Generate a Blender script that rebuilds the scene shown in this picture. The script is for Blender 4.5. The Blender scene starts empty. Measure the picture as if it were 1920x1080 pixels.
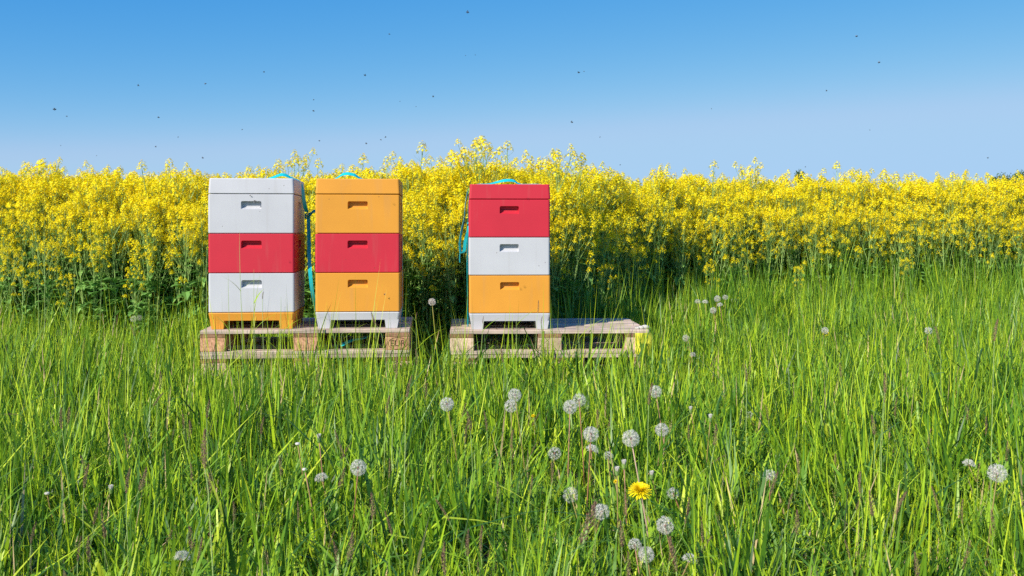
import bpy, bmesh, math, random
import numpy as np
from mathutils import Vector, Matrix, noise

R = math.radians
rng = np.random.default_rng(7)
rnd = random.Random(11)
scene = bpy.context.scene
COL = scene.collection

# ---------------------------------------------------------------- camera, sky, sun, exposure
CAMZ = 0.868
F = 1867.0                      # focal length in pixels of the 1920 wide photograph
HY = 430.0                      # row of the horizon
cam_d = bpy.data.cameras.new('camera')
cam = bpy.data.objects.new('camera', cam_d); COL.objects.link(cam)
cam.location = (0, 0, CAMZ); cam.rotation_euler = (R(90), 0, 0)
cam_d.sensor_width = 36; cam_d.lens = F / 1920 * 36
cam_d.shift_y = -(540 - HY) / 1920
cam_d.clip_start = 0.05; cam_d.clip_end = 2000
cam_d.dof.use_dof = True; cam_d.dof.focus_distance = 5.9; cam_d.dof.aperture_fstop = 14
scene.camera = cam

SUN_AZ, SUN_EL = 40.0, 36.0     # sun stands behind the camera, to its left
world = bpy.data.worlds.new('World'); scene.world = world; world.use_nodes = True
wn = world.node_tree.nodes; wl = world.node_tree.links; wn.clear()
sky = wn.new('ShaderNodeTexSky'); sky.sky_type = 'NISHITA'; sky.sun_disc = False
sky.sun_elevation = R(SUN_EL); sky.sun_rotation = R(180 + SUN_AZ)
sky.altitude = 0; sky.air_density = 0.6; sky.dust_density = 0.2; sky.ozone_density = 2.0
sep = wn.new('ShaderNodeSeparateColor'); com = wn.new('ShaderNodeCombineColor'); wl.new(sky.outputs[0], sep.inputs[0])
chan = []
for k_, (ex, mul) in enumerate(((2.0, .300), (.80, 1.36), (.25, 4.25))):      # deepens the clear blue as the photograph's processing does
    pw = wn.new('ShaderNodeMath'); pw.operation = 'POWER'; pw.inputs[1].default_value = ex; wl.new(sep.outputs[k_], pw.inputs[0])
    mu = wn.new('ShaderNodeMath'); mu.operation = 'MULTIPLY'; mu.inputs[1].default_value = mul; wl.new(pw.outputs[0], mu.inputs[0]); chan.append(mu)
for k_, lim in enumerate((3.2, 5.0, 7.4)):
    mn = wn.new('ShaderNodeMath'); mn.operation = 'SMOOTH_MIN'; mn.inputs[1].default_value = lim; mn.inputs[2].default_value = lim * .25
    wl.new(chan[k_].outputs[0], mn.inputs[0]); wl.new(mn.outputs[0], com.inputs[k_])
bg = wn.new('ShaderNodeBackground'); bg.inputs['Strength'].default_value = 0.103
wo = wn.new('ShaderNodeOutputWorld')
wl.new(com.outputs[0], bg.inputs[0]); wl.new(bg.outputs[0], wo.inputs[0])

sun_d = bpy.data.lights.new('sun', 'SUN'); sun_d.energy = 5.0; sun_d.angle = R(0.55); sun_d.color = (1.0, 0.93, 0.82)
sun = bpy.data.objects.new('sun', sun_d); COL.objects.link(sun)
to_sun = Vector((-math.sin(R(SUN_AZ)) * math.cos(R(SUN_EL)), -math.cos(R(SUN_AZ)) * math.cos(R(SUN_EL)), math.sin(R(SUN_EL))))
sun.rotation_euler = to_sun.to_track_quat('Z', 'Y').to_euler()
sun.location = to_sun * 30

vs = scene.view_settings
vs.view_transform = 'Standard'; vs.look = 'None'; vs.gamma = 1.0; vs.exposure = 0.28; vs.use_curve_mapping = False
cy = scene.cycles
cy.max_bounces = 6; cy.diffuse_bounces = 3; cy.glossy_bounces = 2; cy.transmission_bounces = 4; cy.transparent_max_bounces = 8
cy.use_denoising = False; cy.use_adaptive_sampling = False; cy.sample_clamp_indirect = 2.5

# ---------------------------------------------------------------- helpers
def at(px, d, py=None, z=None):
    """place on the ground at photo column px and depth d"""
    x = (px - 960) / F * d
    if z is None:
        z = 0.0 if py is None else CAMZ + (HY - py) * d / F
    return Vector((x, d, z))

def mat(name, col, rough=0.6, tr=0.0, spec=0.3, ramp=None, bump=None, inst=0.0, noise_amt=None, sheen=None):
    """col: base colour; ramp: colours picked by the vertex attribute 'tint'; tr: share of light let through"""
    m = bpy.data.materials.new(name); m.use_nodes = True
    n = m.node_tree.nodes; l = m.node_tree.links; n.clear()
    out = n.new('ShaderNodeOutputMaterial'); p = n.new('ShaderNodeBsdfPrincipled')
    p.inputs['Roughness'].default_value = rough
    p.inputs['Specular IOR Level'].default_value = spec
    src = None
    if ramp:
        a = n.new('ShaderNodeAttribute'); a.attribute_name = 'tint'
        r = n.new('ShaderNodeValToRGB'); r.color_ramp.elements.remove(r.color_ramp.elements[1])
        r.color_ramp.elements[0].position = ramp[0][0]; r.color_ramp.elements[0].color = (*ramp[0][1], 1)
        for pos, c in ramp[1:]:
            e = r.color_ramp.elements.new(pos); e.color = (*c, 1)
        l.new(a.outputs['Fac'], r.inputs[0]); src = r.outputs[0]
    if noise_amt:
        sc_, amt = noise_amt
        tc = n.new('ShaderNodeTexCoord'); nz = n.new('ShaderNodeTexNoise'); nz.inputs['Scale'].default_value = sc_; nz.inputs['Detail'].default_value = 5
        l.new(tc.outputs['Object'], nz.inputs['Vector'])
        mr = n.new('ShaderNodeMapRange'); mr.inputs[3].default_value = 1 - amt; mr.inputs[4].default_value = 1 + amt
        mr.inputs[1].default_value = 0.25; mr.inputs[2].default_value = 0.75
        l.new(nz.outputs['Fac'], mr.inputs[0])
        hs = n.new('ShaderNodeHueSaturation'); l.new(mr.outputs[0], hs.inputs['Value'])
        if src: l.new(src, hs.inputs['Color'])
        else: hs.inputs['Color'].default_value = (*col, 1)
        src = hs.outputs[0]
    if inst:
        oi = n.new('ShaderNodeObjectInfo')
        mr = n.new('ShaderNodeMapRange'); mr.inputs[3].default_value = 1 - inst; mr.inputs[4].default_value = 1 + inst
        l.new(oi.outputs['Random'], mr.inputs[0])
        mh = n.new('ShaderNodeMapRange'); mh.inputs[3].default_value = 0.5 + inst * 0.05; mh.inputs[4].default_value = 0.5 - inst * 0.05
        l.new(oi.outputs['Random'], mh.inputs[0])
        hs = n.new('ShaderNodeHueSaturation'); l.new(mr.outputs[0], hs.inputs['Value']); l.new(mh.outputs[0], hs.inputs['Hue'])
        if src: l.new(src, hs.inputs['Color'])
        else: hs.inputs['Color'].default_value = (*col, 1)
        src = hs.outputs[0]
    if src: l.new(src, p.inputs['Base Color'])
    else: p.inputs['Base Color'].default_value = (*col, 1)
    if bump:
        sc_, st = bump
        tc = n.new('ShaderNodeTexCoord'); nz = n.new('ShaderNodeTexNoise'); nz.inputs['Scale'].default_value = sc_; nz.inputs['Detail'].default_value = 4
        b = n.new('ShaderNodeBump'); b.inputs['Strength'].default_value = st; b.inputs['Distance'].default_value = 0.004
        l.new(tc.outputs['Object'], nz.inputs['Vector']); l.new(nz.outputs['Fac'], b.inputs['Height']); l.new(b.outputs[0], p.inputs['Normal'])
    if tr > 0:
        t = n.new('ShaderNodeBsdfTranslucent'); mx = n.new('ShaderNodeMixShader'); mx.inputs[0].default_value = tr
        if src: l.new(src, t.inputs['Color'])
        else: t.inputs['Color'].default_value = (*col, 1)
        l.new(p.outputs[0], mx.inputs[1]); l.new(t.outputs[0], mx.inputs[2]); l.new(mx.outputs[0], out.inputs[0])
    else:
        l.new(p.outputs[0], out.inputs[0])
    return m

def foam_mat(name, col):
    """painted foam: fine bead relief, scattered specks and faint grime"""
    m = bpy.data.materials.new(name); m.use_nodes = True
    n = m.node_tree.nodes; l = m.node_tree.links
    p = n['Principled BSDF']; p.inputs['Roughness'].default_value = 0.55; p.inputs['Specular IOR Level'].default_value = 0.35
    tc = n.new('ShaderNodeTexCoord')
    a = n.new('ShaderNodeTexNoise'); a.inputs['Scale'].default_value = 5; a.inputs['Detail'].default_value = 6
    oi = n.new('ShaderNodeObjectInfo')
    ad = n.new('ShaderNodeVectorMath'); ad.operation = 'ADD'; l.new(tc.outputs['Object'], ad.inputs[0])
    ml = n.new('ShaderNodeMath'); ml.operation = 'MULTIPLY'; ml.inputs[1].default_value = 30; l.new(oi.outputs['Random'], ml.inputs[0]); l.new(ml.outputs[0], ad.inputs[1])
    l.new(ad.outputs[0], a.inputs['Vector'])
    mr = n.new('ShaderNodeMapRange'); mr.inputs[1].default_value = .3; mr.inputs[2].default_value = .7; mr.inputs[3].default_value = .95; mr.inputs[4].default_value = 1.04
    l.new(a.outputs['Fac'], mr.inputs[0])
    # specks
    v = n.new('ShaderNodeTexVoronoi'); v.inputs['Scale'].default_value = 24; l.new(ad.outputs[0], v.inputs['Vector'])
    lt = n.new('ShaderNodeMath'); lt.operation = 'LESS_THAN'; lt.inputs[1].default_value = 0.075; l.new(v.outputs['Distance'], lt.inputs[0])
    sp = n.new('ShaderNodeSeparateColor'); l.new(v.outputs['Color'], sp.inputs[0])
    gt = n.new('ShaderNodeMath'); gt.operation = 'GREATER_THAN'; gt.inputs[1].default_value = 0.84; l.new(sp.outputs[0], gt.inputs[0])
    an = n.new('ShaderNodeMath'); an.operation = 'MULTIPLY'; l.new(lt.outputs[0], an.inputs[0]); l.new(gt.outputs[0], an.inputs[1])
    sm = n.new('ShaderNodeMath'); sm.operation = 'MULTIPLY'; sm.inputs[1].default_value = .6; l.new(an.outputs[0], sm.inputs[0])
    hs = n.new('ShaderNodeHueSaturation'); hs.inputs['Color'].default_value = (*col, 1); l.new(mr.outputs[0], hs.inputs['Value'])
    mx = n.new('ShaderNodeMix'); mx.data_type = 'RGBA'; l.new(sm.outputs[0], mx.inputs[0]); l.new(hs.outputs[0], mx.inputs[6]); mx.inputs[7].default_value = (.10, .06, .035, 1)
    l.new(mx.outputs[2], p.inputs['Base Color'])
    ms = n.new('ShaderNodeMapping'); ms.inputs['Scale'].default_value = (26, 26, 2.2); l.new(ad.outputs[0], ms.inputs[0])
    st = n.new('ShaderNodeTexNoise'); st.inputs['Scale'].default_value = 1; st.inputs['Detail'].default_value = 5; l.new(ms.outputs[0], st.inputs['Vector'])
    sr = n.new('ShaderNodeMapRange'); sr.inputs[1].default_value = .56; sr.inputs[2].default_value = .80; sr.inputs[3].default_value = 0; sr.inputs[4].default_value = .17; l.new(st.outputs['Fac'], sr.inputs[0])
    gr = n.new('ShaderNodeMix'); gr.data_type = 'RGBA'; l.new(sr.outputs[0], gr.inputs[0]); l.new(mx.outputs[2], gr.inputs[6]); gr.inputs[7].default_value = (.30, .25, .19, 1); l.new(gr.outputs[2], p.inputs['Base Color'])
    b1 = n.new('ShaderNodeTexVoronoi'); b1.inputs['Scale'].default_value = 230; l.new(tc.outputs['Object'], b1.inputs['Vector'])
    bp = n.new('ShaderNodeBump'); bp.inputs['Strength'].default_value = .05; bp.inputs['Distance'].default_value = .002
    l.new(b1.outputs['Distance'], bp.inputs['Height']); l.new(bp.outputs[0], p.inputs['Normal'])
    return m

def wood_mat(name, base, dark, grain_axis=0, chip=False):
    m = bpy.data.materials.new(name); m.use_nodes = True
    n = m.node_tree.nodes; l = m.node_tree.links
    p = n['Principled BSDF']; p.inputs['Roughness'].default_value = 0.85; p.inputs['Specular IOR Level'].default_value = 0.15
    tc = n.new('ShaderNodeTexCoord'); mp = n.new('ShaderNodeMapping')
    if chip: mp.inputs['Scale'].default_value = (70, 70, 70)
    else:
        s = [55, 55, 90]; s[grain_axis] = 3.0; mp.inputs['Scale'].default_value = s
    oi = n.new('ShaderNodeObjectInfo'); ad = n.new('ShaderNodeVectorMath'); ad.operation = 'ADD'
    l.new(tc.outputs['Object'], ad.inputs[0]); l.new(oi.outputs['Random'], ad.inputs[1]); l.new(ad.outputs[0], mp.inputs[0])
    nz = n.new('ShaderNodeTexNoise'); nz.inputs['Scale'].default_value = 1.0; nz.inputs['Detail'].default_value = 6; nz.inputs['Roughness'].default_value = .65
    l.new(mp.outputs[0], nz.inputs['Vector'])
    r = n.new('ShaderNodeValToRGB'); r.color_ramp.elements[0].position = .33; r.color_ramp.elements[0].color = (*dark, 1)
    r.color_ramp.elements[1].position = .62; r.color_ramp.elements[1].color = (*base, 1)
    l.new(nz.outputs['Fac'], r.inputs[0])
    n2 = n.new('ShaderNodeTexNoise'); n2.inputs['Scale'].default_value = 9; n2.inputs['Detail'].default_value = 4; l.new(ad.outputs[0], n2.inputs['Vector'])
    mr = n.new('ShaderNodeMapRange'); mr.inputs[1].default_value = .3; mr.inputs[2].default_value = .7; mr.inputs[3].default_value = .72; mr.inputs[4].default_value = 1.15
    l.new(n2.outputs['Fac'], mr.inputs[0])
    hs = n.new('ShaderNodeHueSaturation'); l.new(r.outputs[0], hs.inputs['Color']); l.new(mr.outputs[0], hs.inputs['Value'])
    mv = n.new('ShaderNodeMapRange'); mv.inputs[3].default_value = .85; mv.inputs[4].default_value = 1.12; l.new(oi.outputs['Random'], mv.inputs[0])
    h2 = n.new('ShaderNodeHueSaturation'); l.new(hs.outputs[0], h2.inputs['Color']); l.new(mv.outputs[0], h2.inputs['Value'])
    l.new(h2.outputs[0], p.inputs['Base Color'])
    bp = n.new('ShaderNodeBump'); bp.inputs['Strength'].default_value = .5; bp.inputs['Distance'].default_value = .003
    l.new(nz.outputs['Fac'], bp.inputs['Height']); l.new(bp.outputs[0], p.inputs['Normal'])
    return m

class MB:
    """collects geometry for ONE mesh"""
    def __init__(self): self.v = []; self.f = []; self.m = []; self.t = []
    def add(self, verts, faces, mi=0, tint=0.5):
        o = len(self.v); self.v.extend(tuple(x) for x in verts); self.t.extend([tint] * len(verts) if not hasattr(tint, '__len__') else tint)
        for f in faces: self.f.append(tuple(i + o for i in f)); self.m.append(mi)
    def tube(self, pts, rad, sides=4, mi=0, tint=0.5, cap=True):
        pts = [Vector(p) for p in pts]; n = len(pts)
        if not hasattr(rad, '__len__'): rad = [rad] * n
        vs_ = []; up = Vector((0.31, 0.13, 0.94))
        for i, p in enumerate(pts):
            d = (pts[min(i + 1, n - 1)] - pts[max(i - 1, 0)]).normalized()
            a = d.cross(up)
            if a.length < 1e-3: a = d.cross(Vector((1, 0, 0)))
            a.normalize(); b = d.cross(a)
            for k in range(sides):
                q = 2 * math.pi * k / sides
                vs_.append(p + (a * math.cos(q) + b * math.sin(q)) * rad[i])
        fs = []
        for i in range(n - 1):
            for k in range(sides):
                k2 = (k + 1) % sides
                fs.append((i * sides + k, i * sides + k2, (i + 1) * sides + k2, (i + 1) * sides + k))
        if cap: fs.append(tuple(range(sides))[::-1]); fs.append(tuple((n - 1) * sides + k for k in range(sides)))
        self.add(vs_, fs, mi, tint)
    def blob(self, c, r, seg=6, rings=4, mi=0, tint=0.5, sc=(1, 1, 1), rot=None):
        c = Vector(c); vs_ = [];
        for i in range(rings + 1):
            th = math.pi * i / rings
            for k in range(seg):
                ph = 2 * math.pi * k / seg
                q = Vector((math.sin(th) * math.cos(ph) * r * sc[0], math.sin(th) * math.sin(ph) * r * sc[1], math.cos(th) * r * sc[2]))
                if rot: q = rot @ q
                vs_.append(c + q)
        fs = [(i * seg + k, (i + 1) * seg + k, (i + 1) * seg + (k + 1) % seg, i * seg + (k + 1) % seg) for i in range(rings) for k in range(seg)]
        self.add(vs_, fs, mi, tint)
    def merge(self, o, mi_off=0, M=None):
        k = len(self.v)
        self.v.extend([tuple(M @ Vector(x)) for x in o.v] if M else o.v); self.t.extend(o.t)
        self.f.extend([tuple(i + k for i in f) for f in o.f]); self.m.extend([i + mi_off for i in o.m])
    def mesh(self, name, mats, smooth=False):
        me = bpy.data.meshes.new(name); me.from_pydata(self.v, [], self.f)
        for m in mats: me.materials.append(m)
        me.polygons.foreach_set('material_index', self.m)
        if smooth: me.polygons.foreach_set('use_smooth', [True] * len(self.f))
        a = me.attributes.new('tint', 'FLOAT', 'POINT'); a.data.foreach_set('value', self.t)
        me.update(); return me
    def obj(self, name, mats, parent=None, smooth=False):
        return link(name, self.mesh(name, mats, smooth), parent)

def link(name, data, parent=None):
    o = bpy.data.objects.new(name, data); COL.objects.link(o)
    if parent is not None: o.parent = parent
    return o
def tag(o, label, cat, group=None):
    o['label'] = label; o['category'] = cat
    if group: o['group'] = group
    return o
def thing(name, label, cat, loc=(0, 0, 0), rotz=0, group=None):
    o = link(name, None); o.location = loc; o.rotation_euler = (0, 0, rotz); o.empty_display_size = .05
    return tag(o, label, cat, group)
def copy_tree(root, parent=None):
    c = root.copy(); COL.objects.link(c); c.parent = parent
    for ch in list(root.children): copy_tree(ch, c)
    return c
def bevel_box(name, size, loc, m, parent, bev=.003, rot=(0, 0, 0), jitter=0):
    bm = bmesh.new(); bmesh.ops.create_cube(bm, size=1)
    for v in bm.verts: v.co = Vector((v.co.x * size[0], v.co.y * size[1], v.co.z * size[2])) + Vector((rnd.uniform(-1, 1), rnd.uniform(-1, 1), rnd.uniform(-1, 1))) * jitter
    bmesh.ops.bevel(bm, geom=list(bm.edges), offset=bev, segments=1, affect='EDGES')
    me = bpy.data.meshes.new(name); bm.to_mesh(me); bm.free(); me.materials.append(m)
    o = link(name, me, parent); o.location = loc; o.rotation_euler = rot
    return o

def gn_scatter(name, pts, rotz, scl, idx, sources, tilt=None):
    """ONE object whose vertices carry instances of the source meshes"""
    me = bpy.data.meshes.new(name); me.from_pydata([tuple(p) for p in pts], [], [])
    rv = np.zeros((len(pts), 3), dtype=np.float32); rv[:, 2] = rotz
    if tilt is not None: rv[:, 0] = tilt[:, 0]; rv[:, 1] = tilt[:, 1]
    a = me.attributes.new('rotv', 'FLOAT_VECTOR', 'POINT'); a.data.foreach_set('vector', rv.ravel())
    scl = np.asarray(scl, dtype=np.float32)
    if scl.ndim == 1: scl = np.repeat(scl[:, None], 3, 1)
    a = me.attributes.new('sclv', 'FLOAT_VECTOR', 'POINT'); a.data.foreach_set('vector', scl.ravel())
    a = me.attributes.new('idx', 'INT', 'POINT'); a.data.foreach_set('value', np.asarray(idx, dtype=np.int32))
    o = link(name, me)
    g = bpy.data.node_groups.new(name + '_nodes', 'GeometryNodeTree')
    g.interface.new_socket('Geometry', in_out='INPUT', socket_type='NodeSocketGeometry')
    g.interface.new_socket('Geometry', in_out='OUTPUT', socket_type='NodeSocketGeometry')
    n = g.nodes; l = g.links
    gi = n.new('NodeGroupInput'); go = n.new('NodeGroupOutput')
    iop = n.new('GeometryNodeInstanceOnPoints'); iop.inputs['Pick Instance'].default_value = True
    j = n.new('GeometryNodeJoinGeometry')
    for s in reversed(sources):
        oi = n.new('GeometryNodeObjectInfo'); oi.inputs['Object'].default_value = s; oi.inputs['As Instance'].default_value = True
        l.new(oi.outputs['Geometry'], j.inputs[0])
    def attr(nm, t):
        q = n.new('GeometryNodeInputNamedAttribute'); q.data_type = t; q.inputs['Name'].default_value = nm
        return [s for s in q.outputs if s.enabled and s.name == 'Attribute'][0]
    l.new(gi.outputs[0], iop.inputs['Points']); l.new(j.outputs[0], iop.inputs['Instance'])
    l.new(attr('idx', 'INT'), iop.inputs['Instance Index'])
    l.new(attr('rotv', 'FLOAT_VECTOR'), iop.inputs['Rotation'])
    l.new(attr('sclv', 'FLOAT_VECTOR'), iop.inputs['Scale'])
    l.new(iop.outputs[0], go.inputs[0])
    md = o.modifiers.new('scatter', 'NODES'); md.node_group = g
    return o

def source(name, mb, mats, smooth=False):
    return bpy.data.objects.new(name, mb.mesh(name, mats, smooth))   # mesh that only the scatter above draws

# ---------------------------------------------------------------- materials
WHITE = (.535, .54, .565); RED = (.58, .024, .046); ORANGE = (.73, .315, .035)
M = {
 'white': foam_mat('pale_grey_foam', WHITE), 'red': foam_mat('red_foam', RED), 'orange': foam_mat('orange_foam', ORANGE),
 'ink': mat('dark_print', (.10, .012, .018), .7), 'burn': mat('burnt_mark', (.07, .03, .018), .8), 'black': mat('black_print', (.01, .01, .01), .6),
 'deck_wood': wood_mat('weathered_deck_wood', (.66, .52, .42), (.33, .25, .20), 0),
 'cross_wood': wood_mat('weathered_cross_wood', (.36, .20, .12), (.18, .09, .05), 1),
 'chip': wood_mat('pressed_chip_block', (.76, .42, .26), (.42, .20, .11), 0, True),
 'pale_block': wood_mat('pale_block_wood', (.78, .58, .42), (.52, .35, .24), 1),
 'strap': mat('teal_webbing', (.01, .60, .66), .45, .2, .4, bump=(300, .3)),
 'label': mat('yellow_plastic', (.80, .74, .06), .4, .1, .4, bump=(30, .6)),
 'soil': mat('soil', (.05, .042, .022), .95, noise_amt=(3, .5), bump=(20, .6)),
 'grass': mat('grass_blade', (.1, .2, .02), .42, .28, .35, inst=.22, ramp=[(0, (.025, .07, .012)), (.22, (.055, .14, .013)), (.45, (.155, .31, .015)), (.7, (.36, .56, .018)), (.93, (.60, .74, .04)), (1, (.68, .52, .26))]),
 'lush': mat('lush_grass_blade', (.06, .2, .02), .42, .28, .35, inst=.2, ramp=[(0, (.02, .07, .015)), (.3, (.055, .155, .022)), (.6, (.15, .32, .022)), (.9, (.35, .55, .027)), (1, (.50, .62, .04))]),
 'stem': mat('green_stem', (.13, .22, .045), .5, .15, .3, inst=.15, ramp=[(0, (.16, .28, .08)), (.5, (.32, .48, .13)), (1, (.46, .58, .20))]),
 'leaf': mat('rape_leaf', (.05, .12, .035), .5, .3, .3, inst=.2, ramp=[(0, (.09, .20, .05)), (.5, (.20, .42, .09)), (1, (.34, .58, .15))]),
 'petal': mat('rape_petal', (.8, .62, .006), .55, .33, .15, inst=.08, ramp=[(0, (.96, .68, .004)), (.35, (.98, .80, .005)), (.75, (.98, .86, .012)), (1, (.98, .92, .05))]),
 'pappus': mat('pappus_white', (.80, .78, .74), .8, .45, .1, ramp=[(0, (.70, .58, .46)), (.5, (.86, .82, .74)), (1, (.92, .88, .80))]),
 'core': mat('seed_brown', (.22, .11, .07), .8),
 'pinkstem': mat('reddish_stem', (.42, .20, .12), .5, .1, ramp=[(0, (.30, .28, .07)), (.5, (.40, .19, .10)), (1, (.60, .42, .30))]),
 'dpetal': mat('dandelion_petal', (.88, .60, .004), .5, .2, .2, ramp=[(0, (.92, .64, .004)), (1, (.95, .80, .012))]),
 'spike': mat('purple_brown_spike', (.17, .10, .07), .8, .15, ramp=[(0, (.16, .09, .07)), (.5, (.30, .17, .12)), (.8, (.38, .28, .13)), (1, (.30, .36, .10))]),
 'bee': mat('bee_brown', (.035, .022, .012), .5), 'beeband': mat('bee_band', (.20, .10, .02), .6), 'wing': mat('bee_wing', (.35, .35, .37), .3, .5, .5),
 'crown': mat('tree_leaf', (.04, .09, .025), .6, .25, ramp=[(0, (.04, .08, .03)), (.5, (.08, .15, .05)), (1, (.13, .22, .07))]),
 'bark': mat('bark', (.10, .075, .05), .9), 'white_fl': mat('clover_white', (.75, .75, .70), .7, .3),
 'canopy': mat('far_bloom', (.62, .50, .02), .8, noise_amt=(1.5, .35), bump=(8, 1)),
}

# ---------------------------------------------------------------- ground
def edge_d(px):        # depth of the front edge of the field along a photo column
    return float(np.interp(px, [-1400, 0, 400, 620, 800, 1040, 1085, 1160, 1300, 1500, 1920, 3300],
                               [9.0, 7.75, 7.55, 7.15, 6.95, 7.05, 7.3, 8.1, 8.9, 9.4, 10.1, 12.0]))
gx = np.concatenate([[-700, -200, -60, -25], np.linspace(-12, 12, 61), [25, 60, 200, 700]])
gy = np.concatenate([[-300, -60, -15, -4], np.linspace(-1, 16, 44), [25, 60, 200, 900]])
gb = MB(); vv = []
for y in gy:
    for x in gx:
        k = 1.0 if (abs(x) <= 12 and -1 <= y <= 16) else 0
        vv.append((x, y, -.012 + k * .022 * noise.noise(Vector((x * .7, y * .7, 0)))))
nx = len(gx)
gb.add(vv, [(j * nx + i, j * nx + i + 1, (j + 1) * nx + i + 1, (j + 1) * nx + i) for j in range(len(gy) - 1) for i in range(nx - 1)])
ground = gb.obj('ground', [M['soil']], smooth=True); ground['kind'] = 'structure'; ground['label'] = 'dark soil under the meadow and the rapeseed field'

# ---------------------------------------------------------------- beehives
def ring(w, d, r, z, seg=3):
    """rounded rectangle, counter-clockwise, starting at the right end of the front side"""
    out = []
    for (cx, cy_, a0) in ((w/2 - r, -d/2 + r, -90), (w/2 - r, d/2 - r, 0), (-w/2 + r, d/2 - r, 90), (-w/2 + r, -d/2 + r, 180)):
        for k in range(seg + 1):
            a = R(a0 + 90 * k / seg); out.append((cx + r * math.cos(a), cy_ + r * math.sin(a), z))
    return out
def shell(mb, rings, cap_top=True, cap_bot=True, skip_flat=None):
    n = len(rings[0]); o = [v for r_ in rings for v in r_]; fs = []
    for i in range(len(rings) - 1):
        for k in range(n):
            if skip_flat == i and k % 4 == 3: continue
            k2 = (k + 1) % n; fs.append((i * n + k, i * n + k2, (i + 1) * n + k2, (i + 1) * n + k))
    if cap_bot: fs.append(tuple(range(n))[::-1])
    if cap_top: fs.append(tuple((len(rings) - 1) * n + k for k in range(n)))
    mb.add(o, fs)
HW, HD, RC = .492, .492, .012
def hive_box_mesh(h, hz, name):
    """foam box, open grip pocket sunk into each of its four sides; origin at its bottom centre; hz: height of the pocket's middle"""
    mb = MB(); e = .0035
    shell(mb, [ring(HW - .02, HD - .02, RC, -.002), ring(HW - .02, HD - .02, RC, .003)])
    shell(mb, [ring(HW - 2*e, HD - 2*e, RC, .002), ring(HW, HD, RC, .001 + e), ring(HW, HD, RC, h - .001 - e), ring(HW - 2*e, HD - 2*e, RC, h - .0015)], skip_flat=1)
    z0, z1 = .001 + e, h - .001 - e
    for s in range(4):
        q = R(90 * s); rot = Matrix.Rotation(q, 4, 'Z')
        yf = -(HD if s % 2 == 0 else HW) / 2; wx = (HW if s % 2 == 0 else HD) / 2 - RC
        # pocket outline (local x, z), rounded corners
        a, b, rr = .0585, .0235, .009
        out = []
        for (cx, cz, a0) in ((a - rr, -b + rr*.3, -90), (a - rr, b - rr, 0), (-a + rr, b - rr, 90), (-a + rr, -b + rr*.3, 180)):
            r1 = rr if cz > 0 else rr * .3
            for k in range(4):
                t = R(a0 + 30 * k); out.append((cx + (rr if True else r1) * math.cos(t), cz + r1 * math.sin(t)))
        bm = bmesh.new()
        ov = [bm.verts.new((x, yf, z)) for x, z in ((-wx, z0), (wx, z0), (wx, z1), (-wx, z1))]
        iv = [bm.verts.new((x, yf, hz + z)) for x, z in out]
        ed = [bm.edges.new((ov[i], ov[(i + 1) % 4])) for i in range(4)] + [bm.edges.new((iv[i], iv[(i + 1) % len(iv)])) for i in range(len(iv))]
        bmesh.ops.triangle_fill(bm, edges=ed, use_beauty=True, normal=(0, -1, 0))
        # pocket walls: upper and left wall steep, lower wall a long slope
        dep = .026
        def inner(x, z):
            nx_ = x * (.90 if x < 0 else .93); nz_ = z * .93 if z > 0 else z * .45
            return nx_, nz_
        dv = [bm.verts.new((inner(x, z)[0], yf + dep, hz + inner(x, z)[1])) for x, z in out]
        for i in range(len(iv)):
            k2 = (i + 1) % len(iv); bm.faces.new((iv[i], iv[k2], dv[k2], dv[i]))
        bm.faces.new(dv)
        bm.verts.ensure_lookup_table(); bm.verts.index_update()
        mb.add([rot @ v.co for v in bm.verts], [tuple(v.index for v in f.verts) for f in bm.faces]); bm.free()
    me = mb.mesh(name, []); bm = bmesh.new(); bm.from_mesh(me); bmesh.ops.remove_doubles(bm, verts=bm.verts, dist=1e-5)
    bmesh.ops.recalc_face_normals(bm, faces=bm.faces); bm.to_mesh(me); bm.free()
    return me
BOXH = (.097, .229, .229, .229)     # stand, three boxes
boxmesh = hive_box_mesh(.229, .229 * .72, 'hive_box')
def colored(me, m):
    c = me.copy(); c.materials.clear(); c.materials.append(m); return c
box_of = {k: colored(boxmesh, M[k]) for k in ('white', 'red', 'orange')}
def lid_mesh():
    mb = MB()
    shell(mb, [ring(HW - .006, HD - .006, RC, .0015), ring(HW, HD, RC, .005), ring(HW - .009, HD - .009, RC, .086), ring(HW - .014, HD - .014, RC, .091)])
    return mb.mesh('lid', [])
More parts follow.
